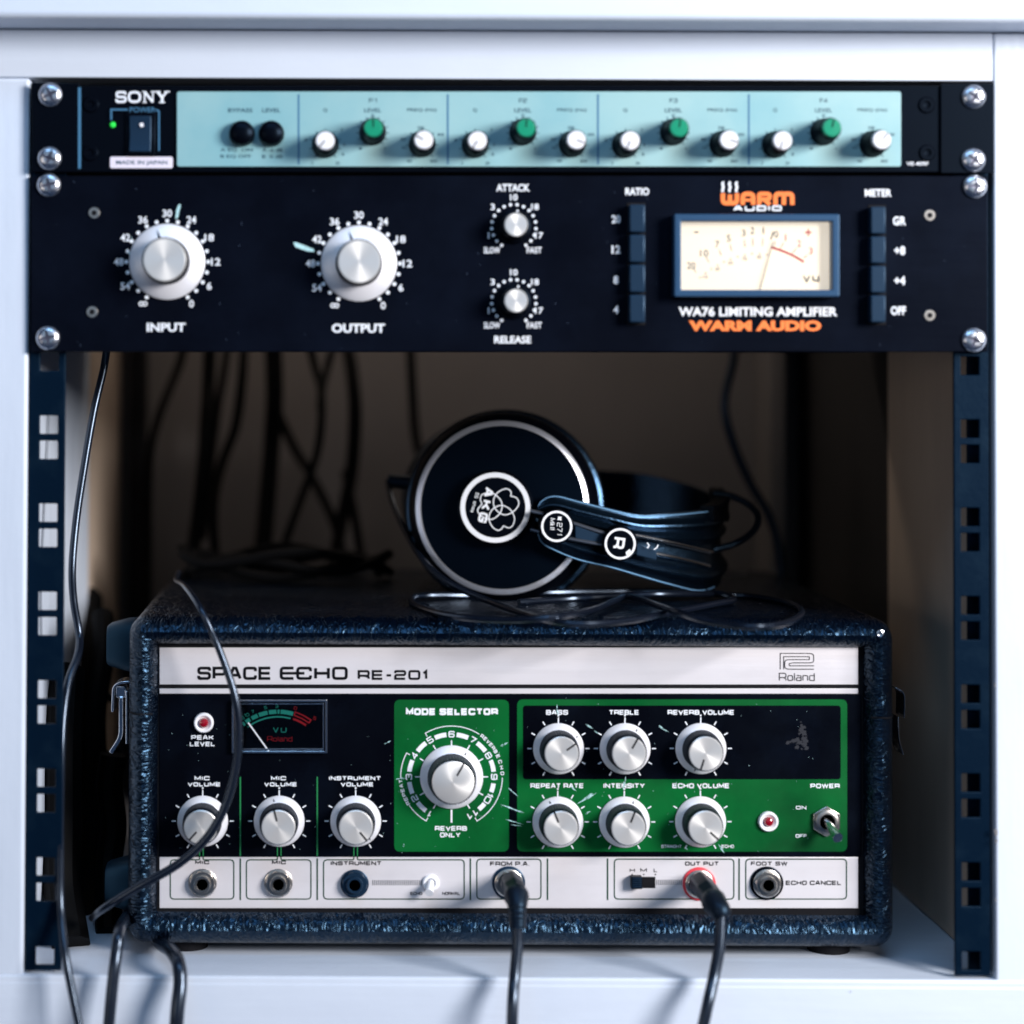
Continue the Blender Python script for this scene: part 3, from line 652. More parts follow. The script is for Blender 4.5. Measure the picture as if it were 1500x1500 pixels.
for x in (1059, 1069, 1079): wp.line([(x, 281.5), (x - .8, 278), (x + 1.0, 274), (x - 1.0, 270), (x + .6, 266)], 3.2)
wp.build('lettering', PW, lim, YT)
op = Print()
x = 1056
for ch, wd in (('W', 27), ('A', 22), ('R', 22), ('M', 31)):
    a, b_ = x + 3, x + wd - 3.5; t, m_, q = 284, 291, 297.5
    if ch == 'W': op.line([(a, t - 1), (a, q, 5), ((a + b_) / 2, q, 3), ((a + b_) / 2, t + 1)], 6.4).line([((a + b_) / 2, t + 3), ((a + b_) / 2, q, 3), (b_, q, 5), (b_, t - 1)], 6.4)
    if ch == 'A': op.line([(a, q + 2.5), (a, t, 6), (b_, t, 6), (b_, q + 2.5)], 6.4).line([(a, m_ + 2), (b_, m_ + 2)], 4)
    if ch == 'R': op.line([(a, q + 2.5), (a, t, 3), (b_, t, 5), (b_, m_ + 1, 4), (a + 3, m_ + 1)], 6).line([(a + 8, m_ + 1), (b_, q + 2.5)], 6)
    if ch == 'M': op.line([(a, q + 2.5), (a, t, 5), ((a + b_) / 2, t, 3), ((a + b_) / 2, q + 2.5)], 6.4).line([((a + b_) / 2, q - 2), ((a + b_) / 2, t, 3), (b_, t, 5), (b_, q + 2.5)], 6.4)
    x += wd + 2
op.marks.append((0, len(op.p)))
btext('WARM AUDIO', (1009, 469.5, 1203, 485), op, .055); op.build('lettering', PO, lim, YT)
# push buttons
for x0, x1, y0, y1 in ((922, 945.5, 298, 474), (1275.5, 1298, 301, 474)):
    pbox('button_slot', MATTE, lim, x0 - 3.5, y0 - 1, x1, y1 + 2, YW - .0004, .0004, .0001)
    for k in range(4):
        a = y0 + (y1 - y0) * k / 4; b_ = y0 + (y1 - y0) * (k + 1) / 4
        pbox('push_button', BTN, lim, x0, a + 1.5, x1, b_ - 1.5, YW - .0068 + .0006 * (k == 1), .0064, .0008)
# needle meter
def frame(name, m, parent, o4, i4, Yf, th, bevel=.0005):
    (ox0, oy0, ox1, oy1), (ix0, iy0, ix1, iy1) = o4, i4; b = MB()
    O = [w(x, y, Yf) for x, y in ((ox0, oy0), (ox1, oy0), (ox1, oy1), (ox0, oy1))]; I = [w(x, y, Yf) for x, y in ((ix0, iy0), (ix1, iy0), (ix1, iy1), (ix0, iy1))]
    D = Vector((0, th, 0)); vs = O + I + [v + D for v in O] + [v + D for v in I]; fs = []
    for i in range(4):
        j = (i + 1) % 4; fs += [(i, j, 4 + j, 4 + i), (8 + i, 12 + i, 12 + j, 8 + j), (i, 8 + i, 8 + j, j), (4 + i, 4 + j, 12 + j, 12 + i)]
    return b.add(vs, fs).obj(name, m, parent, bevel, smooth=False)
mt = thing_part('needle_meter', w(1109, 374, YW), lim); name_world[mt.name] = w(1109, 374, YW)
frame('bezel', BEZEL, mt, (988, 313.5, 1230, 434.5), (998, 324, 1219.5, 424.5), YW - .0085, .0083, .0006)
YD = YW - .0018
pbox('dial_plate', DIAL, mt, 998, 324, 1219.5, 424.5, YD, .0012, 0)
dp = Print(); rp = Print(); gp = Print()
cx, cy = 1108, 520.; Ra = 155
def arcp(a, r): return (cx + r * math.sin(math.radians(a)), cy - r * math.cos(math.radians(a)))
lo = -30
for i, (t, a) in enumerate((('20', -29), ('10', -22), ('7', -16), ('5', -11.2), ('3', -5.5), ('2', -2.2), ('1', 1.7), ('0', 6.5))):
    x, y = arcp(a * 1.28 + 1, 184 - abs(a) * .75); gp.line([arcp(a * 1.28 + 1, Ra + 6 - abs(a) * .4), arcp(a * 1.28 + 1, Ra + 17 - abs(a) * .5)], 1.0)
    hw = 6 if len(t) > 1 else 3; btext(t, (x - hw, y - 5, x + hw, y + 5), gp, .0)
for k in range(11):
    a = -36 + 4.2 * k; x, y = arcp(a, Ra - 6 - abs(a) * .25); gp.disc(x, y, 1.2, 8); 
    if k % 2: btext(str((k * 10) % 100 or 5), (x - 4, y + 3, x + 3, y + 8), gp, 0)
rp.line([arcp(8 + k * 1.9, Ra + 4 - k * .6) for k in range(11)], 3.2)
for t, a, r in (('1', 13, Ra + 22), ('2', 20, Ra + 20), ('3', 26.5, Ra + 17)):
    x, y = arcp(a + 1, r); btext(t, (x - 3, y - 5, x + 3, y + 5), rp, 0); rp.line([arcp(a + .5, r - 8), arcp(a - .5, Ra + 3)], 1.1)
btext('+', (1179, 335, 1189, 346), rp, .01); btext('-', (1014, 339, 1026, 341), gp, 0)
gp.line([(1129, 351), (1133, 339)], 1.8)
dp.line([(1177, 404), (1181.5, 412.5), (1186, 404)], 2.0).line([(1191, 404), (1191, 411, 2), (1199, 411, 2), (1199, 404)], 2.2).line([(1199, 404), (1199, 413)], 2.2)
gp.build('meter_scale', PB, mt, YD - .0001); rp.build('red_scale', PR_, mt, YD - .0001); dp.build('lettering', PB, mt, YD - .0001)
a, b_ = w(1113, 424, YD - .0012), w(1132, 354, YD - .0012)
MB().tube([a, (a + b_) / 2, b_], .00022, 6, 2).obj('needle', PB, mt)
pbox('glass', GLASS, mt, 997.5, 323.5, 1220, 425, YW - .0066, .0008, 0)
random.seed(11)
dp = Print()
for k in range(70): dp.disc(random.uniform(60, 1440), random.uniform(262, 510), random.uniform(.3, .8), 5)
dp.build('dust_specks', SMUDGE2, lim, YT)['kind'] = 'stuff'
# paint chips and scuffs on both rack panels
sc = Print()
sc.poly([(262, 299), (265, 300), (261, 318), (257, 322), (258, 308)]).poly([(429, 355), (434, 355), (460, 365), (460, 369), (450, 368), (433, 362)])
sc.poly([(190, 343), (194, 352), (206, 360), (196, 354)]).poly([(188, 369), (205, 371), (206, 375), (189, 373)])
for q in sc.p: t_ = Print(); t_.p.append(q); t_.build('scratch', SCR, lim, YT)

# ================================================================== tape echo in its leather-grained case
YF, YPN = .030, .0395                                     # front rim plane, control panel plane
cL, cR = w(187.5, 1150, YF + .008).x, w(1309, 1150, YF + .008).x
cT, cB = w(750, 903, YF + .010).z, .0055
te = thing('tape_echo', 'tape echo machine in black grained case with silver, black and green control panel', 'tape echo', ((cL + cR) / 2, .17, 0))
def case_shell(name, y_mid, zlo, zhi, parent, m):
    """rounded shell: (inset, y) rings from the back to the inside of the front rim"""
    R0 = .0105
    rim = [(.012, .320), (.004, .3185), (0, .313), (0, .20), (0, .10), (0, YF + .0115), (.0008, YF + .0075), (.0028, YF + .0038), (.0055, YF + .0012), (.0078, YF),
           (.0098, YF + .0006), (.0116, YF + .0020), (.0132, YF + .0042), (.0146, YF + .0072), (.0156, YPN + .002)]
    x0, x1, z0, z1 = cL, cR, cB, cT; n = 7; rings = []
    for ins, y in rim:
        r = max(R0 - ins, .0006); ring = []; ib = ins * (1.16 if y < YF + .008 else 1)
        for cx_, cz_, a0 in ((x1 - ins - r, z1 - ins - r, 0), (x0 + ins + r, z1 - ins - r, 90), (x0 + ins + r, z0 + ib + r, 180), (x1 - ins - r, z0 + ib + r, 270)):
            for k in range(n):
                a = math.radians(a0 + 90 * k / (n - 1)); ring.append((cx_ + r * math.cos(a), y, cz_ + r * math.sin(a)))
        rings.append(ring)
    b = MB(); N_ = len(rings[0]); vs = [p for r in rings for p in r]; fs = []
    for j in range(len(rings) - 1):
        for i in range(N_):
            i2 = (i + 1) % N_; fs.append((j * N_ + i, j * N_ + i2, (j + 1) * N_ + i2, (j + 1) * N_ + i))
    fs.append(tuple(range(N_)))
    o = b.add(vs, fs).obj(name, m, parent); o.data.materials.append(TOLEX_S)
    for p in o.data.polygons:
        c = p.center
        if min(c.x - x0, x1 - c.x) < min(c.z - z0, z1 - c.z): p.material_index = 1
    return o
case_shell('case', 0, 0, 0, te, TOLEX)
zs = w(188, 1047, YF).z
for x0, x1 in ((cL - .0003, cL + .0150), (cR - .0150, cR + .0003)):       # seam between lid and body
    pts = []
    xs = [x0, x0 + .0012, x0 + .004, (x0 + x1) / 2, x1 - .002] if x0 < 0 else [x1, x1 - .0012, x1 - .004, (x0 + x1) / 2, x0 + .002]
    ys = [YF + .012, YF + .0070, YF + .0022, YF - .0001, YF + .003]
    MB().tube([(a, b_, zs + .0003 * (k % 2)) for k, (a, b_) in enumerate(zip(xs, ys))], .00045, 6, 6).obj('lid_seam', MATTE, te)
ins = .0150
part_b = MB().box(cL + ins, cR - ins, YPN + .0006, YPN + .0024, cB + ins, cT - ins); part_b.obj('backing_plate', MATTE, te)
YA = YPN
pbox('nameplate', SILVER, te, 233.5, 948.5, 1257, 1002.8, YA, .0005, .0002)
pbox('trim_strip', SILVER, te, 233.5, 1008.6, 1257, 1016.3, YA, .0005, .0002)
pbox('control_panel', GLOSSB, te, 233.5, 1017, 1262, 1254.5, YA + .0001, .0004, .0001)
pbox('jack_panel', SILVER, te, 233.5, 1255.5, 1257, 1330.5, YA, .0005, .0002)
Y1, Y2, Y3 = YA - .00010, YA - .00018, YA - .00026
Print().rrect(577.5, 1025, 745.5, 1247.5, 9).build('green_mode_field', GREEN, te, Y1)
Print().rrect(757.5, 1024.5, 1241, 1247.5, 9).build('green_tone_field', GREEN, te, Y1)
Print().rrect(766, 1033.5, 1231.5, 1141.5, 5).build('black_tone_field', GLOSSB, te, Y2)
wp = Print(); kp = Print()
# name strip
etext('SPACE', (289, 976.5, 398, 996), 4.3, kp, .24)
etext('CHO', (434, 976.5, 509.5, 996), 4.3, kp, .24)
n0 = len(kp.p)
kp.line([(430, 978.6), (412, 978.6, 4), (412, 993.8, 4), (430, 993.8)], 4.3).line([(412, 986.2), (446, 986.2)], 4.0)
kp.marks.append((n0, len(kp.p)))
etext('RE-201', (524, 981.5, 626, 996), 3.4, kp, .26)
# emblem of nested lines over the maker's word
n0 = len(kp.p); X0, X1, T_, B_ = 1142, 1192.5, 956.5, 980.5
kp.line([(X0 + 1, B_), (X0 + 1, T_ + .6), (X1 - 8, T_ + .6), (X1 - .6, T_ + 1.5, 7), (X1 - .6, T_ + 14, 7), (X1 - 8, T_ + 14.4), (X0 + 19, T_ + 14.4), (X0 + 14, T_ + 15.5, 3), (X0 + 14, T_ + 18.8, 2), (X1, T_ + 18.8)], 1.25)
kp.line([(X0 + 6, B_), (X0 + 6, T_ + 5.4), (X1 - 7, T_ + 5.4), (X1 - 7, T_ + 9.8), (X0 + 17, T_ + 9.8), (X0 + 7.5, T_ + 10, 8), (X0 + 7.5, B_ - .5, 9), (X0 + 18, B_ - .2), (X1, B_ - .2)], 1.25)
kp.marks.append((n0, len(kp.p)))
etext('Roland', (1141, 985.5, 1193.5, 997.5), 1.35, kp, .25)
kp.build('lettering', PB, te, Y1)
# lettering of the control panel
for t, b4, wt in (('PEAK', (280, 1077, 313, 1083.5), 1.9), ('LEVEL', (278, 1086.5, 315, 1093), 1.9), ('MODE SELECTOR', (594.5, 1037.5, 729.5, 1047.5), 3.0),
                  ('REVERB', (637, 1210, 684, 1217), 2.1), ('ONLY', (644.5, 1219.5, 674.5, 1226.5), 2.1),
                  ('TREBLE', (892, 1040, 936, 1047), 2.0), ('REVERB VOLUME', (978, 1040, 1075.5, 1047), 2.0), ('BASS', (800, 1040, 832, 1047), 2.0),
                  ('REPEAT RATE', (777, 1147.5, 855, 1154.5), 2.0), ('INTENSITY', (884, 1147.5, 944.5, 1154.5), 2.0), ('ECHO VOLUME', (985, 1147.5, 1068.5, 1154.5), 2.0),
                  ('POWER', (1187, 1148, 1230, 1154.5), 1.9), ('ON', (1166, 1180.5, 1181, 1185.5), 1.2), ('OFF', (1165.5, 1222, 1182, 1227), 1.2),
                  ('STRAIGHT', (968.5, 1237.5, 998.5, 1242), 1.0), ('ECHO', (1057, 1237.5, 1075, 1242), 1.0)):
    etext(t, b4, wt, wp)
for t, u, cx in (('MIC', 'VOLUME', 297), ('MIC', 'VOLUME', 409), ('INSTRUMENT', 'VOLUME', 521)):
    hw = 11 if t == 'MIC' else 38
    etext(t, (cx - 1 - hw, 1137, cx - 1 + hw, 1143), 1.9, wp); etext(u, (cx + 2 - 24, 1146, cx + 2 + 24, 1152), 1.9, wp)
KN = [(297, 1202.7, 37, 222), (409, 1202.7, 37, -14), (521, 1202.7, 37, 140), (818, 1096.5, 37, 55), (915.5, 1096.5, 37, 30), (1026.5, 1096.3, 37, 198),
      (817, 1204, 37, -22), (914.5, 1204, 37, 22), (1026, 1203.6, 37, 132), (661.4, 1138, 46, 30)]
for cx, cy, r, a in KN[:9]:
    for k in range(11):
        an = math.radians(-150 + 30 * k); r1 = 40.5 if k != 5 else 38
        wp.line([(cx + (r1 - 1) * math.sin(an), cy - (r1 - 1) * math.cos(an)), (cx + 45.5 * math.sin(an), cy - 45.5 * math.cos(an))], 1.7)
    wp.disc(cx, cy - 48.3, 1.4, 10)
# mode ring
cx, cy = 661.4, 1138
for k in range(11):
    an = math.radians(-150 + 30 * k); wp.line([(cx + 46 * math.sin(an), cy - 46 * math.cos(an)), (cx + 53.5 * math.sin(an), cy - 53.5 * math.cos(an))], 1.7)
    x, y = cx + 62.5 * math.sin(an), cy - 62.5 * math.cos(an)
    t = str(k + 1); ptext(t, x, y, 9.4, {1: 9, 2: 16}[len(t)] if t not in ('1',) else 4.2, 1.7, -150 + 30 * k, wp, .2)
    if k < 10:
        wp.ring(cx, cy, 62.2, 6.6, -150 + 30 * k + (7 if k < 8 else 9), -150 + 30 * k + (23 if k < 8 else (21 if k == 8 else 20)), 8)
wp.line([(cx, 1186), (cx, 1205)], 2.6)
def arcpt(a, r): return (cx + r * math.sin(math.radians(a)), cy - r * math.cos(math.radians(a)))
for a0, a1 in ((-150, -124), (-92, -62), (-31, 33), (91, 150)):
    pts = [arcpt(a0 + (a1 - a0) * k / 14, 74.5) for k in range(15)]
    if a0 in (-150, -31): pts = [arcpt(a0, 69)] + pts
    if a1 in (-62, 150): pts = pts + [arcpt(a1, 69)]
    wp.line(pts, 1.2)
def arctext(t, a0, a1, r, h, wt, hw):
    n0, m0 = len(wp.p), len(wp.marks)
    for k, ch in enumerate(t):
        if ch == ' ': continue
        a = a0 + (a1 - a0) * k / (len(t) - 1); x, y = arcpt(a, r); ptext(ch, x, y, h, hw, wt, a, wp)
    del wp.marks[m0:]; wp.marks.append((n0, len(wp.p)))
arctext('REPEAT', -121, -95, 74.5, 5.4, 1.2, 5.6); arctext('REVERB', 37, 60, 74.5, 5.4, 1.2, 4.8); arctext('ECHO', 66, 86, 74.5, 5.4, 1.2, 5.2)
wp.build('lettering', PW, te, Y3)
# green guide lines
g1 = Print(); g2 = Print()
for x in (352, 464.7): g2.line([(x, 1138), (x, 1254)], 2.0)
for cx_ in (295, 409, 521):
    for d in (-2.6, 2.6): g2.line([(cx_ + d, 1240), (cx_ + d, 1254)], 1.4)
for x in (352, 464.7, 689, 802, 890, 1082.7): g1.line([(x, 1257.5), (x, 1318.5)], 2.2)
def jackbox(x0, x1, gap=None, y0=1258.5, y1=1317, wt=1.7):
    if gap: g1.line([(gap + 2.6, 1255), (gap + 2.6, y0 + 1, 3), (gap + 8, y0 + 1), (x1, y0 + 1, 6), (x1, y1, 6), (x0, y1, 6), (x0, y0 + 1, 6), (gap - 8, y0 + 1), (gap - 2.6, y0 + 1, 3), (gap - 2.6, 1255)], wt)
    else: g1.line([(x0, y0, 6), (x1, y0, 6), (x1, y1, 6), (x0, y1, 6)], wt, True)
jackbox(249.5, 342.5, 295); jackbox(361, 455.5, 409); jackbox(474, 680, 521); jackbox(698.5, 792.5); jackbox(900, 1075); jackbox(1092.5, 1240)
g2.build('guide_line', GREENB, te, Y3); g1.build('guide_line', GREENL, te, Y1)
kp = Print()
for t, b4, wt in (('MIC', (286, 1260.5, 306.5, 1266), 1.9), ('MIC', (398.5, 1260.5, 419, 1266), 1.9), ('INSTRUMENT', (484.5, 1261.5, 559, 1267.5), 1.8), ('FROM P.A.', (718, 1262, 775.5, 1268.5), 1.9),
                  ('OUT PUT', (1003.5, 1262, 1053, 1268), 1.9), ('FOOT SW', (1100, 1262, 1153.5, 1268), 1.8), ('ECHO CANCEL', (1151, 1290, 1232.5, 1296.5), 1.9),
                  ('ECHO', (601, 1306.5, 618.5, 1311), 1.1), ('NORMAL', (648, 1306.5, 674, 1311), 1.1), ('H', (922.5, 1272, 930, 1277.5), 1.4), ('M', (938, 1272, 947.5, 1277.5), 1.4), ('L', (957.5, 1272, 963, 1277.5), 1.4)):
    etext(t, b4, wt, kp)
for x in (926, 943, 960): kp.disc(x, 1281, 1.1, 8)
for x0, x1, y in ((546, 620, 1293), (962, 1003, 1292.5)):
    x = x0
    while x < x1: kp.line([(x, y - 3.8), (x, y + 3.8)], .85); x += 2.75
kp.build('lettering', PB, te, Y1)
# knobs: skirt, knurled grip, spun cap, pointer
def echo_knob_meshes(k):
    d = {}
    d['skirt'] = MB().lathe([(.0132 * k, 0), (.0132 * k, .0007), (.0128 * k, .0012), (.0108 * k, .0030), (.0092 * k, .0042), (.0090 * k, .0040), (0, .0040)], 72).mesh('knob_skirt', SKIRT)
    d['grip'] = MB().lathe([(.0102 * k, .0034), (.0101 * k, .0045), (.0098 * k, .0115), (.0093 * k, .0146), (.0090 * k, .0148), (0, .0148)], 96, flute=.00035, frng=(1, 3)).mesh('knob_grip', RUBBER)
    d['cap'] = MB().lathe([(.0087 * k, .0147), (.0087 * k, .0151), (.0083 * k, .0154), (0, .0154)], 72).mesh('knob_cap', CAPM)
    d['mark'] = MB().box(-.00045, .00045, -.01555, -.01535, .0032 * k, .0090 * k).mesh('pointer_mark', MATTE, False)
    d['arrow'] = MB().add([(-.0006, -.0031, .0106 * k), (.0006, -.0031, .0106 * k), (.0, -.0021, .0123 * k)], [(0, 1, 2)]).mesh('skirt_arrow', MATTE, False)
    return d
EK = echo_knob_meshes(1.0); EM = echo_knob_meshes(1.245)
for cx, cy, r, a in KN:
    K = EM if r > 40 else EK
    e = thing_part('mode_knob' if r > 40 else 'control_knob', w(cx, cy, YA - .0003), te)
    child(K['skirt'], 'knob_skirt', e); child(K['grip'], 'knob_grip', e); child(K['cap'], 'knob_cap', e)
    child(K['mark'], 'pointer_mark', e, roty=math.radians(a)); child(K['arrow'], 'skirt_arrow', e, roty=math.radians(a))
# lamps
LR = MB().lathe([(.0052, 0), (.0052, .0012), (.0047, .0020), (.0040, .0020), (.0026, .0008), (0, .0007)], 36).mesh('lamp_collar', KNOBW)
LD = MB().lathe([(.0025, .0005), (.0025, .0018), (.0019, .0028), (.0010, .0032), (0, .0033)], 28).mesh('red_lens', REDLED)
for x, y in ((298.5, 1058.5), (1125, 1203)):
    e = thing_part('indicator_lamp', w(x, y, YA - .0002), te); child(LR, 'lamp_collar', e); child(LD, 'red_lens', e)
# level meter
vm = thing_part('level_meter', w(409, 1064.5, YA), te); name_world[vm.name] = w(409, 1064.5, YA)
frame('meter_frame', CHROME, vm, (339.5, 1025.5, 479.5, 1103.5), (342.5, 1028.5, 476.5, 1100.5), YA - .0026, .0025, .0002)
frame('inner_frame', CHROME, vm, (344.5, 1030.5, 474.5, 1099), (346.2, 1032.2, 472.8, 1096.5), YA - .0020, .0018, .0001)
pbox('dial_plate', GLOSSB, vm, 342.5, 1028.5, 476.5, 1100.5, YA - .0006, .0005, 0)
gp = Print(); rp = Print(); cx, cy = 407, 1121.5
def mp(a, r): return (cx + r * math.sin(math.radians(a)), cy - r * math.cos(math.radians(a)))
for a0, a1 in ((-40.5, -38), (-36.5, -31), (-29, -22), (-20.5, -11), (-9.5, -1.5), (-.3, 1.8), (3, 16.5)):
    gp.line([mp(a0 + (a1 - a0) * k / 6, 79) for k in range(7)], 6)
gp.line([mp(-38 + 53 * k / 24, 71.5) for k in range(25)], 2.2)
etext('V', (400, 1065.5, 408, 1073), 1.3, gp); etext('U', (411.5, 1065.5, 419.5, 1073), 1.3, gp)
for t, a in (('15', -37), ('10', -31.5), ('7', -25), ('5', -12), ('3', -1)): x, y = mp(a, 87); ptext(t, x, y, 4.6, 4 if len(t) == 1 else 7, .6, a * .5, gp)
rp.line([mp(18, 82.5), mp(27, 82.5), mp(36, 82.5), mp(36, 77.5), mp(27, 77.5), mp(18, 77.5)], 1.8, True)
rp.line([mp(18 + 17 * k / 8, 72) for k in range(9)], 3)
etext('Roland', (391.5, 1078.5, 428, 1086), .9, rp); ptext('0', *mp(17, 88), 4.6, 4.4, .6, 10, rp); ptext('5', *mp(38, 88), 4.6, 4.4, .6, 20, rp)
gp.build('meter_scale', PTEAL, vm, YA - .00070); rp.build('red_scale', PO if False else PR_, vm, YA - .00070)
MB().tube([w(394, 1101, YA - .0014), w(379, 1080, YA - .0014), w(363.5, 1058.5, YA - .0014)], .00045, 6, 2).obj('needle', PW, vm)
pbox('glass', GLASS, vm, 343, 1029, 476, 1100, YA - .0017, .0002, 0)
# jacks
def jack(px, py, nutm, ringm, washer, parent):
    e = thing_part('jack_socket', w(px, py, YA), parent); e.scale = (.88, 1, .88)
    if washer: child(MB().lathe([(.0098, 0), (.0098, .0007), (.0093, .0010), (.0060, .0010)], 40).mesh('washer', washer), 'washer', e)
    z = .0008 if washer else 0
    child(MB().lathe([(.0080, z), (.0084, z + .0008), (.0076, z + .0012), (.0056, z + .0012)], 40).mesh('collar', nutm), 'collar', e)
    nut = MB()
    vs = []
    for r, h in ((.0078, z + .0010), (.0078, z + .0026), (.0070, z + .0032), (.0050, z + .0032), (.0046, z + .0028)):
        n = 48
        for i in range(n):
            a = 2 * PI * i / n; hexr = r * math.cos(PI / 6) / math.cos(((a + .2) % (PI / 3)) - PI / 6) if r > .0072 else r
            vs.append((min(hexr, .0081) * math.cos(a), -h, min(hexr, .0081) * math.sin(a)))
    fs = [(j * 48 + i, j * 48 + (i + 1) % 48, (j + 1) * 48 + (i + 1) % 48, (j + 1) * 48 + i) for j in range(4) for i in range(48)]
    child(nut.add(vs, fs).mesh('hex_nut', nutm), 'hex_nut', e)
    child(MB().lathe([(.0050, z + .0026), (.0050, z + .0046), (.0046, z + .0050), (.0036, z + .0050), (.0033, z + .0047)], 40).mesh('barrel', ringm), 'barrel', e)
    child(MB().lathe([(.0033, z + .0047), (.0030, z + .0044), (.0029, .0006), (0, .0006)], 30).mesh('socket_hole', MATTE), 'socket_hole', e)
    return e
jack(297, 1293, NICKEL, NICKEL, None, te); jack(408, 1293, NICKEL, NICKEL, None, te); jack(519.5, 1294, BTN, BTN, None, te)
jack(745, 1293, NICKEL, NICKEL, BTN, te); jack(1024, 1294.5, NICKEL, NICKEL, REDW, te); jack(1123, 1293.5, NICKEL, NICKEL, BLACK, te)
# white toggle, slide switch, power toggle
e = thing_part('toggle_switch', w(631, 1293.5, YA), te); name_world[e.name] = w(631, 1293.5, YA)
e.name = 'echo_toggle'; name_world[e.name] = w(631, 1293.5, YA)
MB().lathe([(.0044, 0), (.0044, .0012), (.0038, .0018), (.0026, .0018), (.0024, .0004), (0, .0003)], 32, c=tuple(w(631, 1293, YA))).obj('collar', KNOBW, e)
MB().tube([w(631.5, 1291, YA), w(630.5, 1298, YA - .004), w(628.5, 1308, YA - .0085)], .0020, 12, 5, taper=lambda t: .8 + .35 * t).obj('lever', KNOBW, e)
e = thing_part('slide_switch', w(942, 1293, YA), te); name_world[e.name] = w(942, 1293, YA)
pbox('slot', MATTE, e, 924, 1284.5, 960, 1301, YA - .0002, .0003, 0)
pbox('slider', BLACK, e, 925, 1284.5, 941, 1302.5, YA - .0048, .0046, .0003)
for k in range(5): pbox('slider_rib', BTN, e, 926, 1286 + k * 3.2, 940, 1287.4 + k * 3.2, YA - .0052, .0005, .0001)
e = thing_part('power_toggle', w(1210, 1203, YA), te); name_world[e.name] = w(1210, 1203, YA)
cw = w(1210, 1202.5, YA)
MB().add([(cw.x + .0080 * math.cos(PI / 6 + k * PI / 3), y, cw.z + .0080 * math.sin(PI / 6 + k * PI / 3)) for y in (YA, YA - .0018) for k in range(6)],
         [tuple(range(6)), tuple(reversed(range(6, 12)))] + [(k, (k + 1) % 6, 6 + (k + 1) % 6, 6 + k) for k in range(6)]).obj('hex_nut', NICKEL, e, .0004)
MB().lathe([(.0062, .0018), (.0060, .0030), (.0052, .0034), (.0040, .0034), (.0036, .0010), (0, .0010)], 40, c=tuple(cw)).obj('collar', NICKEL, e)
MB().tube([cw + Vector((-.0008, -.001, .0012)), cw + Vector((.0006, -.008, -.0018)), cw + Vector((.0022, -.0165, -.0052))], .0024, 16, 6, taper=lambda t: .62 + .5 * t).obj('lever', CHROME, e)
# paint scratches, smudges
sc = Print()
random.seed(3)
for a, b_, wd, n in (((857, 1059), (881, 1077), 2.0, 4), ((816, 1031), (816.5, 1050), 1.6, 4), ((731, 1176), (774, 1193), 2.0, 6), ((739, 1201), (770, 1208), 1.3, 5), ((741, 1206), (766, 1211), 1.3, 4),
                     ((848, 1177), (880, 1155), 3.0, 8), ((856, 1192), (868, 1189), 1.8, 3), ((731, 1096), (744, 1085), 2.2, 4), ((915.5, 1136), (914, 1162), 2.0, 6), ((577, 1141), (596, 1139.5), 1.8, 4),
                     ((963, 1062), (986, 1078), 2.2, 6), ((1049, 1234), (1063, 1252), 2.2, 5), ((590, 1236), (592, 1241), 1.2, 2), ((845, 1180), (878, 1158), 3.2, 7), ((744, 1152), (762, 1170), 1.6, 4), ((835, 1150), (850, 1165), 1.4, 4), ((1000, 1240), (1012, 1246), 1.0, 3), ((560, 1090), (575, 1085), 1.0, 3)):
    a, b_ = Vector(a), Vector(b_); d = (b_ - a); nn = Vector((-d.y, d.x)).normalized()
    for k in range(n):
        t0 = random.uniform(0, .55); t1 = t0 + random.uniform(.25, .45); o_ = random.uniform(-1, 1) * wd * .7
        p, q = a + d * t0 + nn * o_, a + d * min(t1, 1) + nn * (o_ + random.uniform(-.6, .6)); m_ = (p + q) / 2 + nn * random.uniform(.2, .7)
        sc.p.append([p, m_, q, (p + q) / 2 - nn * .55])
    sc.build('scratch', SCR, te, Y3 - .00004); sc = Print()
for k in range(130):
    x, y = random.uniform(240, 1235), random.uniform(1022, 1250); r = random.uniform(.25, .6); sc.disc(x, y, r, 5)
sc.build('paint_specks', SCR, te, Y3 - .00004)['kind'] = 'stuff'
sm = Print()
for k in range(46):
    x = 1172 + random.gauss(0, 9); y = 1086 + random.gauss(0, 4.5); r = random.uniform(1.2, 4)
    if k % 3 == 0: x, y = 1176 + random.gauss(0, 3), 1070 + random.gauss(0, 6)
    sm.poly([(x + r * random.uniform(.6, 1.4) * math.cos(t * .9), y + r * random.uniform(.5, 1.1) * math.sin(t * .9)) for t in range(7)])
sm.build('smudge', SMUDGE, te, Y3 - .00002)['kind'] = 'stuff'
# latches, side feet, bottom feet, rivet
def plate_strip(name, m, parent, pts, Y0, Y1_, th):
    """bent metal strip: outline pts in px at depth Y0, extruded to Y1_"""
    pr = ribbon(fillet([(p[0], p[1], p[2] if len(p) > 2 else 0) for p in pts], False), False, th); b = MB(); n = 0
    L_ = [q[0] for q in pr] + [pr[-1][1]]; R_ = [q[3] for q in pr] + [pr[-1][2]]
    loop = L_ + R_[::-1]; vs = []
    base = [w(p.x, p.y, Y0) for p in loop]; m_ = len(L_)
    vs = base + [v + Vector((0, Y1_ - Y0, 0)) for v in base]; N_ = len(loop); fs = []
    for i in range(N_): fs.append((i, (i + 1) % N_, N_ + (i + 1) % N_, N_ + i))
    for i in range(m_ - 1): fs.append((i, i + 1, N_ - 2 - i, N_ - 1 - i)); fs.append((N_ + i, N_ + N_ - 1 - i, N_ + N_ - 2 - i, N_ + i + 1))
    return b.add(vs, fs).obj(name, m, parent, .0003)
lt = thing_part('latch', (cL, .06, w(170, 1050, .06).z), te); name_world[lt.name] = Vector((cL, .06, w(170, 1050, .06).z))
YL = .055
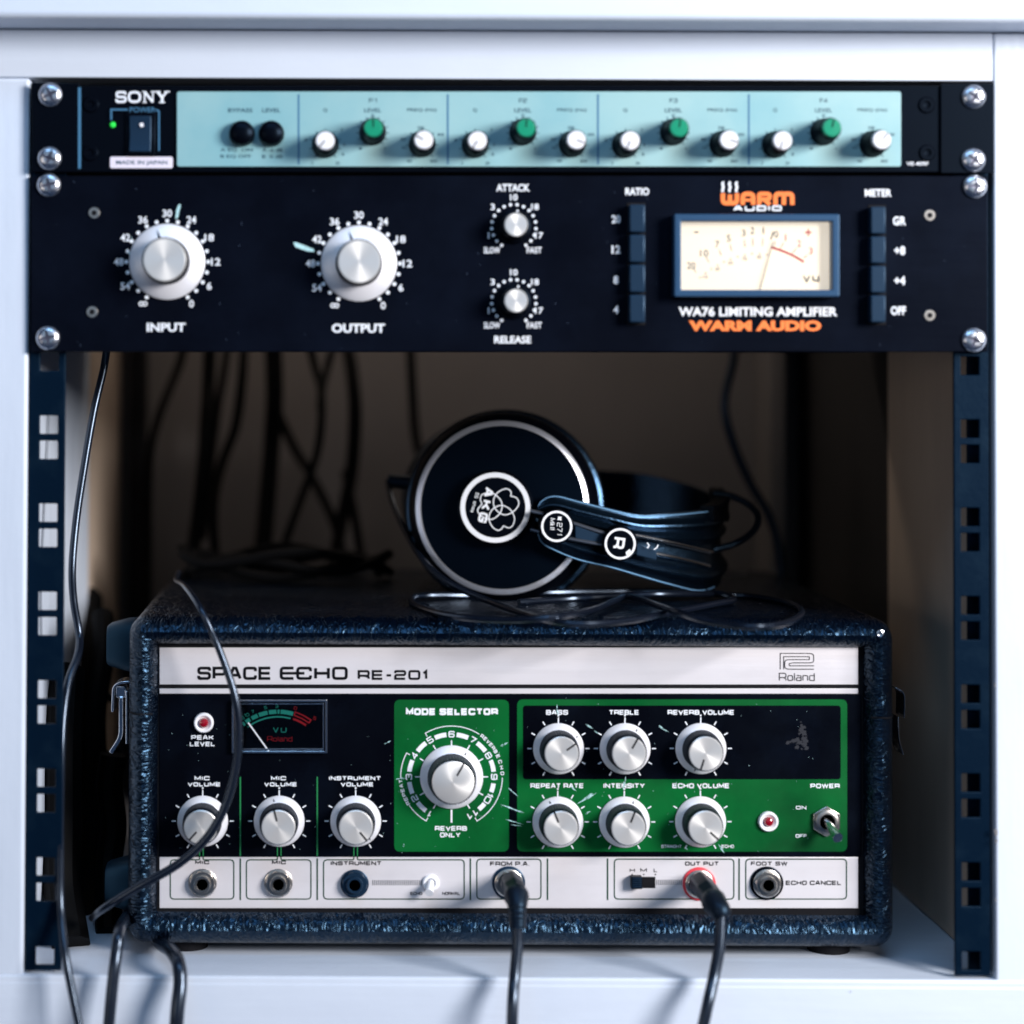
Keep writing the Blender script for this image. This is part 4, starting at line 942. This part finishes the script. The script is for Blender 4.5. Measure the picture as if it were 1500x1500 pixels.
plate_strip('hook', CHROME, lt, [(191, 999), (176, 1000, 8), (166, 1006, 6), (164.5, 1043)], YL, YL + .016, 3.6)
plate_strip('lever', CHROME, lt, [(177, 1022, 3), (177, 1080, 10), (162, 1103)], YL + .001, YL + .019, 6)
plate_strip('latch_base', CHROME, lt, [(185.5, 1012), (185.5, 1090)], YL - .001, YL + .022, 3)
MB().box(*(lambda a, b_: (a.x, b_.x, YL + .003, YL + .013, b_.z, a.z))(w(168, 1006, YL), w(184, 1024, YL))).obj('catch', CHROME, lt, .001)
lt2 = thing_part('latch', (cR, .06, w(1320, 1050, .06).z), te); name_world[lt2.name] = Vector((cR, .06, w(1320, 1050, .06).z))
plate_strip('hook', CHROME, lt2, [(1312, 1008), (1322, 1012, 5), (1325.5, 1020, 4), (1325, 1052)], YL, YL + .016, 2.6)
plate_strip('lever', CHROME, lt2, [(1316, 1050, 3), (1317, 1085, 8), (1324, 1106)], YL + .001, YL + .018, 2.0)
def side_foot(py0, py1, Y):
    c = w(190, (py0 + py1) / 2, Y); h = (w(190, py0, Y).z - w(190, py1, Y).z) / 2; n = 40; prof = [(h, 0), (h * .98, .004), (h * .80, .0135), (h * .72, .0150), (0, .0152)]
    vs = []; fs = []
    for r, d in prof:
        for i in range(n):
            a = 2 * PI * i / n; e_ = 4.0; ca, sa = math.cos(a), math.sin(a); k = (abs(ca) ** e_ + abs(sa) ** e_) ** (-1 / e_)
            vs.append((cL - d + .0002, c.y + r * k * ca, c.z + r * k * sa))
    for j in range(len(prof) - 1):
        for i in range(n): fs.append((j * n + i, j * n + (i + 1) % n, (j + 1) * n + (i + 1) % n, (j + 1) * n + i))
    return MB().add(vs, fs).obj('side_foot', FOOTM, te)
side_foot(905, 982, .075); side_foot(1255, 1330, .075)
for x in (cL + .03, cR - .03):
    for y in (.055, .285): MB().lathe([(.011, 0), (.011, .005), (.009, .0056), (0, .0056)], 24).obj('bottom_foot', MATTE, te).matrix_local = Matrix.Translation(Vector((x, y, 0)) - name_world[te.name]) @ Matrix.Rotation(-PI / 2, 4, 'X')
o = MB().lathe([(.0022, 0), (.0020, .0010), (.0014, .0012), (.0010, .0004), (0, .0004)], 20).mesh('corner_rivet', CHROME); put(o, 'corner_rivet', w(1289, 928, YF + .0004), te)
# ledge of case as the bright dust line is real wear only; nothing painted

# ================================================================== headphones lying on the case
YC = .126; pc = w(735, 743, YC)
hp = thing('headphones', 'black studio headphones lying on the tape echo case with silver-ringed ear cup facing out', 'headphones', (pc.x + .03, .18, cT))
cup = thing_part('ear_cup', pc, hp); cup.rotation_euler = (math.radians(-5), 0, math.radians(-8))
S = s_(YC)
child(MB().lathe([(.0, -.001), (.1167 * .398, -.001)], 96).mesh('x', PLATE), 'x', cup) if False else None
child(MB().lathe([(.0530, -.030), (.0540, -.026), (.0545, -.016), (.0535, -.010), (.0515, -.005), (.0502, -.002), (.0494, -.0012)], 96).mesh('cup_housing', BLACK), 'cup_housing', cup)
child(MB().lathe([(.0496, -.0026), (.0494, -.0016), (.0488, -.0009), (.0461, .0001), (.0458, -.0007)], 128).mesh('ring', RINGM), 'silver_ring', cup)
child(MB().lathe([(.0459, -.0006), (.0454, .0000), (.030, .0016), (.020, .0024), (.0, .0026)], 96).mesh('cup_plate', PLATE), 'cup_plate', cup)
child(MB().lathe([(.054, -.044), (.0565, -.040), (.0578, -.034), (.0578, -.029), (.0565, -.0245), (.053, -.0225)], 96).mesh('ear_pad', HEADL), 'ear_pad', cup)
def disc_part(name, parent, loc, R, h0, h1, ringw):
    e = thing_part(name, (0, 0, 0), parent); e.location = loc
    child(MB().lathe([(R * 1.10, h0), (R * 1.08, h1 - .0016), (R * 1.0, h1), (0, h1)], 64).mesh('badge_body', BLACK), 'badge_body', e)
    pr = Print().ring(0, 0, R * .93, R * ringw); fn = lambda p: Vector((p.x, -h1 - .00012, -p.y))
    o = pr.build('white_ring', PW, None, fn=fn); o.parent = e; o.location = (0, 0, 0)
    return e, fn, h1
H0 = (-.0040, 0, -.0008)
hub, fn, h1 = disc_part('hub_badge', cup, (-.0030, 0, -.0005), .0196, .0, .0100, .14)
# emblem: three interlocked rings with heart-shaped outer loops, and rotated capitals (drawn in mm, y down)
pr = Print(); u = .001
def zc(p): return Vector(((p[0] - 655) * .0308e-3, (p[1] - 705) * .0308e-3, 0))
for path in ([(930, 495), (942, 430), (905, 380), (830, 365), (700, 430), (625, 560), (640, 700), (730, 800), (840, 835), (960, 790), (1060, 690), (1080, 600), (1030, 520), (930, 495)],
             [(805, 1035), (765, 1095), (700, 1115), (610, 1060), (545, 930), (560, 810), (640, 710), (780, 665), (920, 730), (990, 840), (1005, 930), (970, 1030), (900, 1070), (805, 1035)],
             [(415, 645), (383, 560), (410, 480), (480, 450), (560, 445), (650, 470), (750, 570), (780, 680), (740, 810), (640, 900), (560, 920), (470, 900), (360, 820), (340, 740), (415, 645)]):
    pr.line([(p.x, p.y) for p in catmull([zc(p) for p in path], 6)], .60 * u)
o = pr.build('white_emblem', PW, None, fn=fn); o.parent = hub; o.location = (0, 0, 0)
pr = Print()
for ch, xx, yy in (('A', -3.85, -8.4), ('K', -5.1, -1.2), ('G', -6.8, 5.7)): ptext(ch, xx * u, yy * u, 5.0 * u, 5.6 * u, 1.25 * u, 103, pr)
for k, ch in enumerate('55 ohms'):
    if ch != ' ': ptext(ch, (-10.2 - .42 * k) * u, (-7.4 + 1.6 * k) * u, 1.9 * u, 1.35 * u, .32 * u, 103, pr)
fn2 = lambda p: Vector((p.x, -.01016, -p.y))
pr.build('lettering', PW, hub, fn=fn2)
# second cup behind
q = w(770, 735, .215)
cup2 = thing_part('ear_cup', (q.x - .004, .225, cT + .052), hp)
child(bpy.data.meshes['ear_pad'], 'ear_pad', cup2); child(bpy.data.meshes['cup_housing'], 'cup_housing', cup2); cup2.rotation_euler = (0, 0, math.radians(184)); cup2.scale = (.86, 1, .86)
cup2.location = Vector((pc.x - .006, .262, cT + .050)) - name_world[hp.name]
# leather band: loft along a plan path, bulged rolls along both edges
def band(name, m, st, parent, th=.004, roll=.0042, off=0, nv=40, v0=0, v1=1):
    cols = list(zip(*st)); n = len(st); sub = 8
    C3 = [catmull([Vector((s[k], 0, 0)) for s in st], sub) for k in range(4)]
    ctr = [(C3[0][i].x, C3[1][i].x, C3[2][i].x, C3[3][i].x) for i in range(len(C3[0]))]; N_ = len(ctr); T = []; Bp = []
    for px, pt, pb, Y in ctr:
        T.append(w(px, pt, Y)); Bp.append(w(px, pb, Y))
    out = []; inn = []
    for i in range(N_):
        a, c = (T[max(i - 1, 0)] + Bp[max(i - 1, 0)]) / 2, (T[min(i + 1, N_ - 1)] + Bp[min(i + 1, N_ - 1)]) / 2
        t = Vector((c.x - a.x, c.y - a.y, 0)); nr = Vector((t.y, -t.x, 0)).normalized() if t.length > 1e-6 else Vector((0, -1, 0))
        ro, ri = [], []
        for k in range(nv):
            v = v0 + (v1 - v0) * k / (nv - 1)
            g = .9 * math.exp(-((v - .17) / .07) ** 2) + .75 * math.exp(-((v - .34) / .05) ** 2) + math.exp(-((v - .80) / .09) ** 2) - .25 * math.exp(-((v - .26) / .02) ** 2)
            p = T[i].lerp(Bp[i], v); ro.append(p + nr * (roll * g + off)); ri.append(p - nr * (th - off))
        out.append(ro); inn.append(ri)
    vs = [p for r in out for p in r] + [p for r in inn for p in r]; K = N_ * nv; fs = []
    for i in range(N_ - 1):
        for k in range(nv - 1):
            a = i * nv + k; fs.append((a, a + 1, a + nv + 1, a + nv)); fs.append((K + a, K + a + nv, K + a + nv + 1, K + a + 1))
        for k in (0, nv - 1): a = i * nv + k; fs.append((a, a + nv, K + a + nv, K + a))
    for i in (0, N_ - 1):
        for k in range(nv - 1): a = i * nv + k; fs.append((a, a + 1, K + a + 1, K + a))
    o = MB().add(vs, fs).obj(name, m, parent)
    return out
ST = [(785, 750, 768, .113), (793, 733, 795, .112), (813, 725, 808, .111), (848, 733, 822, .111), (895, 745, 833, .112), (936, 754, 845, .115), (980, 752, 858, .121), (1022, 748, 868, .131),
      (1047, 744, 862, .146), (1056, 736, 850, .168), (1044, 722, 838, .195), (1006, 708, 830, .220), (936, 693, 826, .245), (860, 688, 822, .258)]
outer = band('leather_band', HEADL, ST, hp)
# stitching along both edges of the front face
sb = MB()
for v in (1, 38):
    for i in range(4, 64):
        for h in (0, .5):
            a = outer[i][v]; c = outer[i + 1][v]; p = a.lerp(c, h); d = (c - a).normalized() * .0006
            sb.tube([p - d + Vector((0, -.0002, 0)), p + d + Vector((0, -.0002, 0))], .00030, 5, 1)
sb.obj('stitching', STITCH, hp)
# end cap of the band
band('band_end_cap', BLACK, [(1036, 741, 764, .1375), (1049, 737, 764, .149), (1058.5, 727, 762, .168), (1050, 714, 755, .19)], hp, th=.008, roll=.001, off=.0035, nv=8)
# twin steel bows with a slider between the badges
def yb(px): return float(np.interp(px, [780, 850, 895, 936, 980, 1022, 1048], [.109, .1065, .107, .1095, .1155, .1260, .142]))
for k, pts in enumerate(([(777, 748), (812, 757), (845, 768), (895, 783), (940, 786), (990, 797), (1040, 809)], [(777, 775), (812, 784), (845, 791), (895, 800), (940, 807), (990, 817), (1038, 829)])):
    MB().tube([w(x, y, yb(x) - .0005) for x, y in pts], .0011, 10, 8).obj('steel_bow', RUBBER if False else mat('bow_metal_%d' % k, (.25, .28, .34), .28, metal=.9), hp)
for k, pts in enumerate(([(930, 784), (990, 796), (1044, 809)], [(925, 806), (990, 817), (1040, 830)])):
    MB().tube([w(x, y, yb(x) - .0018) for x, y in pts], .0008, 8, 8).obj('bright_edge', CHROME, hp)
b = MB()
for x0, x1, dy in ((842, 885, 0), (932, 962, 3)):
    P = [w(x0, 769 + dy + (x0 - 842) * .28, .1055), w(x1, 769 + dy + (x1 - 842) * .28, .1065), w(x1, 789 + dy + (x1 - 842) * .24, .1065), w(x0, 789 + dy + (x0 - 842) * .24, .1055)]
    b.add(P + [p + Vector((0, .002, 0)) for p in P], [(0, 1, 2, 3), (4, 7, 6, 5), (0, 4, 5, 1), (1, 5, 6, 2), (2, 6, 7, 3), (3, 7, 4, 0)])
b.obj('slider', BTN, hp, .0006)
for px, py, R, Yb, txt in ((815.5, 771, .0086, .1005, 'K'), (908.5, 796.5, .0086, .1010, 'R')):
    e = thing_part('round_badge', w(px, py, Yb), hp)
    child(MB().lathe([(R * 1.14, -.010), (R * 1.12, -.0012), (R * 1.0, 0), (0, 0)], 56).mesh('badge_body', BLACK), 'badge_body', e)
    f3 = lambda p: Vector((p.x, -.00012, -p.y))
    Print().ring(0, 0, R * .93, R * .15).build('white_ring', PW, e, fn=f3); pr = Print()
    if txt == 'R': ptext('R', -.0008, -.0004, .0066, .0062, .00135, 98, pr); pr.poly([(.0030, .0046), (.0052, .0028), (.0060, .0040), (.0052, .0058), (.0034, .0064)])
    else:
        for k, ch in enumerate('K271'): ptext(ch, .0016, (-.0042 + k * .0026 + (.0008 if k else 0)), .0029, .0023 if ch != '1' else .0008, (.0009 if k == 0 else .00035), 98, pr)
        for k, (ch, wd) in enumerate((('M', .0026), ('k', .0014), ('I', .0003), ('I', .0003))): ptext(ch, -.0024, -.0032 + [0, .0024, .0040, .0049][k], .0027, wd, .0004, 98, pr)
    pr.build('lettering', PW, e, fn=f3)
for q in ([(948, 795), (951, 799), (948, 803)], [(964, 798), (962.5, 802), (958, 805)]): Print().line(q, 1.8).build('white_tick', PW, hp, fn=lambda p: w(p.x, p.y, .1035))

# ================================================================== cords and cables
def cable(name, label, cat, pts, r, m=CABLE, group=None, n=12, taper=None):
    P = [Vector(p) for p in pts]; t = thing(name, label, cat, tuple(P[0]), group)
    o = MB().tube(P, r, n, 10, taper).obj('cord', m, t); return t
Zt = cT + .0016
hc = cable('headphone_cord', 'thin glossy headphone cord looping loosely along the front edge of the echo case', 'cord',
    [w(568, 705, .20), w(575, 735, .185), w(592, 775, .16), w(618, 818, .13), w(655, 852, .108), w(720, 882, .082), onz(790, 905, Zt + .001), onz(850, 914, Zt), onz(920, 909, Zt), onz(985, 897, Zt + .001), onz(1045, 885, Zt + .001),
     onz(1075, 878, Zt + .001), onz(1040, 868, Zt + .002), onz(930, 866, Zt + .001), onz(800, 868, Zt + .002), onz(700, 872, Zt), onz(630, 872, Zt + .001), onz(604, 876, Zt), onz(612, 888, Zt), onz(660, 902, Zt), onz(740, 908, Zt + .0005), onz(810, 904, Zt + .003),
     onz(865, 894, Zt + .003), onz(900, 880, Zt + .003), onz(925, 874, Zt + .004), onz(990, 896, Zt + .0035), onz(1050, 912, Zt + .0005), onz(1110, 918, Zt), onz(1155, 911, Zt), onz(1174, 896, Zt), onz(1150, 882, Zt), onz(1080, 872, Zt), onz(960, 870, Zt + .004), onz(850, 876, Zt), onz(760, 882, Zt)], .0018, n=10)
MB().tube([w(1046, 722, .175), w(1075, 728, .17), w(1100, 742, .165), w(1111, 760, .16), w(1102, 780, .155), w(1075, 797, .150), w(1035, 808, .146)], .0020, 10, 10).obj('bow_cable', RUBBER, hp)
MB().tube([w(612, 708, .20), w(585, 706, .20), w(568, 703, .20)], .0048, 12, 6, taper=lambda t: 1 - .2 * t).obj('cord_boot', RUBBER, hc)
def plugcable(label, jx, jy, pts, r):
    j = w(jx, jy, YA); P = [w(x, y, Y) for x, y, Y in pts]
    t = thing('audio_cable', label, 'audio cable', tuple(j), 'audio cables plugged into the echo jacks')
    return t, j, P
for label, jx, jy, body, boot, cord in (
    ('black audio cable plugged into the jack with the dark washer, hanging straight down', 744, 1291.5, [(749, 1292, .0320), (753, 1302, .014), (757, 1316, .000)], [(757, 1315, .000), (758, 1336, -.006), (758, 1360, -.008)], [(758, 1350, -.008), (758, 1385, -.010), (754, 1430, -.014), (751, 1470, -.020), (749, 1540, -.024)]),
    ('black audio cable plugged into the jack with the red washer, curving down leftward', 1032, 1292.5, [(1025, 1293, .0320), (1036, 1306, .014), (1049, 1324, .000)], [(1046, 1322, .000), (1054, 1333, -.005), (1057, 1343, -.006)], [(1056, 1338, -.006), (1054, 1385, -.010), (1046, 1430, -.014), (1037, 1470, -.020), (1022, 1540, -.024)])):
    t, j, _ = plugcable(label, jx, jy, body, 0)
    P = [w(*p) for p in body]
    MB().tube(P, .0060, 6, 1, taper=lambda t: 1.0 if t < .7 else .97).obj('plug_shell', RUBBER, t, .0007, smooth=False)
    q = [w(*p) for p in boot]; big = label.find('red') > 0
    MB().tube([P[-1].lerp(P[-2], .25)] + q, .0063, 16, 14, taper=(lambda t: 1.0 if t < .35 else 1.0 - .35 * (t - .35)) if big else (lambda t: (1.0 - .9 * max(0, t - .3)) if t < .6 else .69 + .035 * math.sin(t * 90))).obj('strain_relief', RUBBER, t, 0)
    MB().tube([w(*p) for p in cord], .0029, 14, 10).obj('cord', CABLE, t)
# cable slung across the front of the case
cable('slung_cable', 'black cable arching over the case corner and sweeping across the meter', 'cable',
    [w(262, 838, .15), onz(258, 850, cT + .010), w(270, 858, .055), w(290, 885, .020), w(312, 930, .014), w(330, 975, .012), w(344, 1020, .010), w(350, 1065, .010), w(346, 1120, .010), w(332, 1175, .010), w(305, 1225, .010), w(262, 1265, .012), w(205, 1298, .014), w(150, 1332, .020), w(135, 1345, .04)], .0019,
    taper=lambda t: .72 + .5 * min(1, t * 1.6) - .25 * max(0, t - .85) / .15)
cable('rail_cable', 'long thin black cable running down beside the left-hand rail past the shelf edge', 'cable',
    [w(158, 500, .06), w(152, 540, .06), w(138, 600, .055), w(124, 680, .05), w(112, 760, .045), w(106, 830, .04), w(108, 880, .04), w(116, 930, .04), w(114, 960, .03), w(100, 1000, .02), w(92, 1060, .012), w(89, 1150, .006), w(88, 1260, .004), w(89, 1330, .0), w(96, 1400, -.012), w(106, 1455, -.016), w(122, 1530, -.02)], .0021)
cable('rail_cable', 'black cord coming out beside the case flank and hanging over the shelf edge', 'cable',
    [w(190, 1335, .10), w(184, 1345, .045), w(176, 1362, .0), w(170, 1400, -.010), w(164, 1450, -.014), w(156, 1540, -.018)], .0030)
cable('short_cable', 'thick black cable emerging under the case and bending over the shelf edge', 'cable',
    [w(225, 1372, .06), w(238, 1384, .030), w(250, 1392, .010), w(261, 1410, -.006), w(264, 1440, -.012), w(260, 1480, -.016), w(256, 1540, -.018)], .0036)
cable('hanging_cable', 'lone black cable hanging behind the headphone band against the back panel', 'cable',
    [w(1077, 500, .30), w(1074, 530, .30), w(1063, 575, .30), w(1062, 605, .30), w(1074, 650, .30), w(1098, 706, .30), w(1126, 755, .30), w(1140, 800, .30), w(1146, 850, .30)], .0030)
BGC = [([(270, 500), (262, 535), (235, 603), (221, 657), (217, 720), (217, 800), (216, 900)], 6.5, .40, 'leftmost dark cable beside the black upright'),
       ([(308, 500), (305, 560), (302, 620), (297, 688), (285, 790), (274, 870)], 10, .36, 'thick dark cable bowing down to the case corner'),
       ([(334, 500), (328, 545), (319, 594), (311, 657), (304, 720), (296, 790)], 6.5, .41, 'dark cable crossing behind the thick bowed one'),
       ([(358, 500), (354, 560), (345, 625), (325, 680), (314, 730), (313, 780), (318, 840)], 7.5, .38, 'dark cable with a lazy S bend above the coil'),
       ([(400, 500), (402, 580), (398, 650), (391, 740), (381, 850)], 13, .40, 'thickest straight cable in the middle of the bunch'),
       ([(405, 600), (430, 655), (452, 690), (482, 748), (500, 800), (512, 850)], 7, .41, 'dark cable slanting down behind the crossing pair'),
       ([(452, 500), (462, 540), (470, 570), (471, 610), (464, 665), (445, 720), (425, 775), (406, 830)], 6.5, .36, 'dark cable kinked at the top and slanting to the coil'),
       ([(490, 500), (479, 540), (471, 575), (469, 600)], 6, .37, 'short dark cable joining the kinked one'),
       ([(508, 500), (516, 550), (520, 610), (515, 690), (501, 760), (485, 850)], 10, .40, 'heavy dark cable nearest the back panel centre'),
       ([(506, 690), (520, 760), (534, 850)], 7, .42, 'dark cable splitting off below the heavy one'),
       ([(601, 500), (604, 570), (609, 640), (624, 700), (640, 760)], 7, .41, 'single dark cable dropping behind the ear cup')]
for k, (pts, rp_, Y, lb) in enumerate(BGC):
    cable('background_cable', lb, 'cable', [w(x, y, Y + .008 * math.sin(i * 1.7 + k)) for i, (x, y) in enumerate(pts)], rp_ * s_(Y), DARKC, 'black cables hanging at the back of the bay', n=10)
# coil of cable on the rear of the case
ct = thing('cable_coil', 'dark coil of cable heaped on the rear of the case left of the headphones', 'cable', tuple(onz(400, 850, cT)))
cc = onz(405, 846, cT + .004); pts = []
for k in range(60):
    a = 2 * PI * k / 20; rr = .050 + .006 * math.sin(k * .37); pts.append((cc.x + rr * 1.25 * math.cos(a), .245 + rr * .7 * math.sin(a), cT + .004 + .0042 * (k / 20) + .004 * math.sin(a * .5 + k)))
MB().tube(pts, .0032, 8, 3).obj('cord', DARKC, ct)
# loom of cables in the dark left of the case
for k, (pts, r, lb) in enumerate((
        ([(122, 880, .28), (118, 960, .24), (116, 1060, .22), (112, 1180, .20), (118, 1290, .16), (126, 1370, .12)], .0130, 'thick black cable loom standing in the dark left of the case'),
        ([(150, 900, .20), (152, 960, .18), (140, 1050, .17), (143, 1150, .17), (138, 1250, .16), (136, 1350, .14)], .0065, 'black cord beside the loom, nearer the chrome latch'),
        ([(98, 985, .10), (94, 1040, .085), (92, 1120, .08), (92, 1200, .08), (92, 1300, .07), (104, 1385, .05)], .0105, 'black cord bunch directly behind the perforated strip'),
        ([(166, 1105, .12), (160, 1150, .12), (166, 1210, .12), (158, 1280, .11), (160, 1370, .08)], .0075, 'dark cord squeezed between loom and case flank'),
        ([(128, 1104, .20), (150, 1108, .19), (172, 1100, .18)], .0022, 'thin cord bridging loom and latch'),
        ([(130, 1030, .21), (146, 1018, .20), (166, 1024, .19)], .0026, 'thin arched cord behind the chrome hook'))):
    cable('dark_cable', lb, 'cable', [w(*p) for p in pts], r, DARKC, 'dark cables between rail and case', n=10)
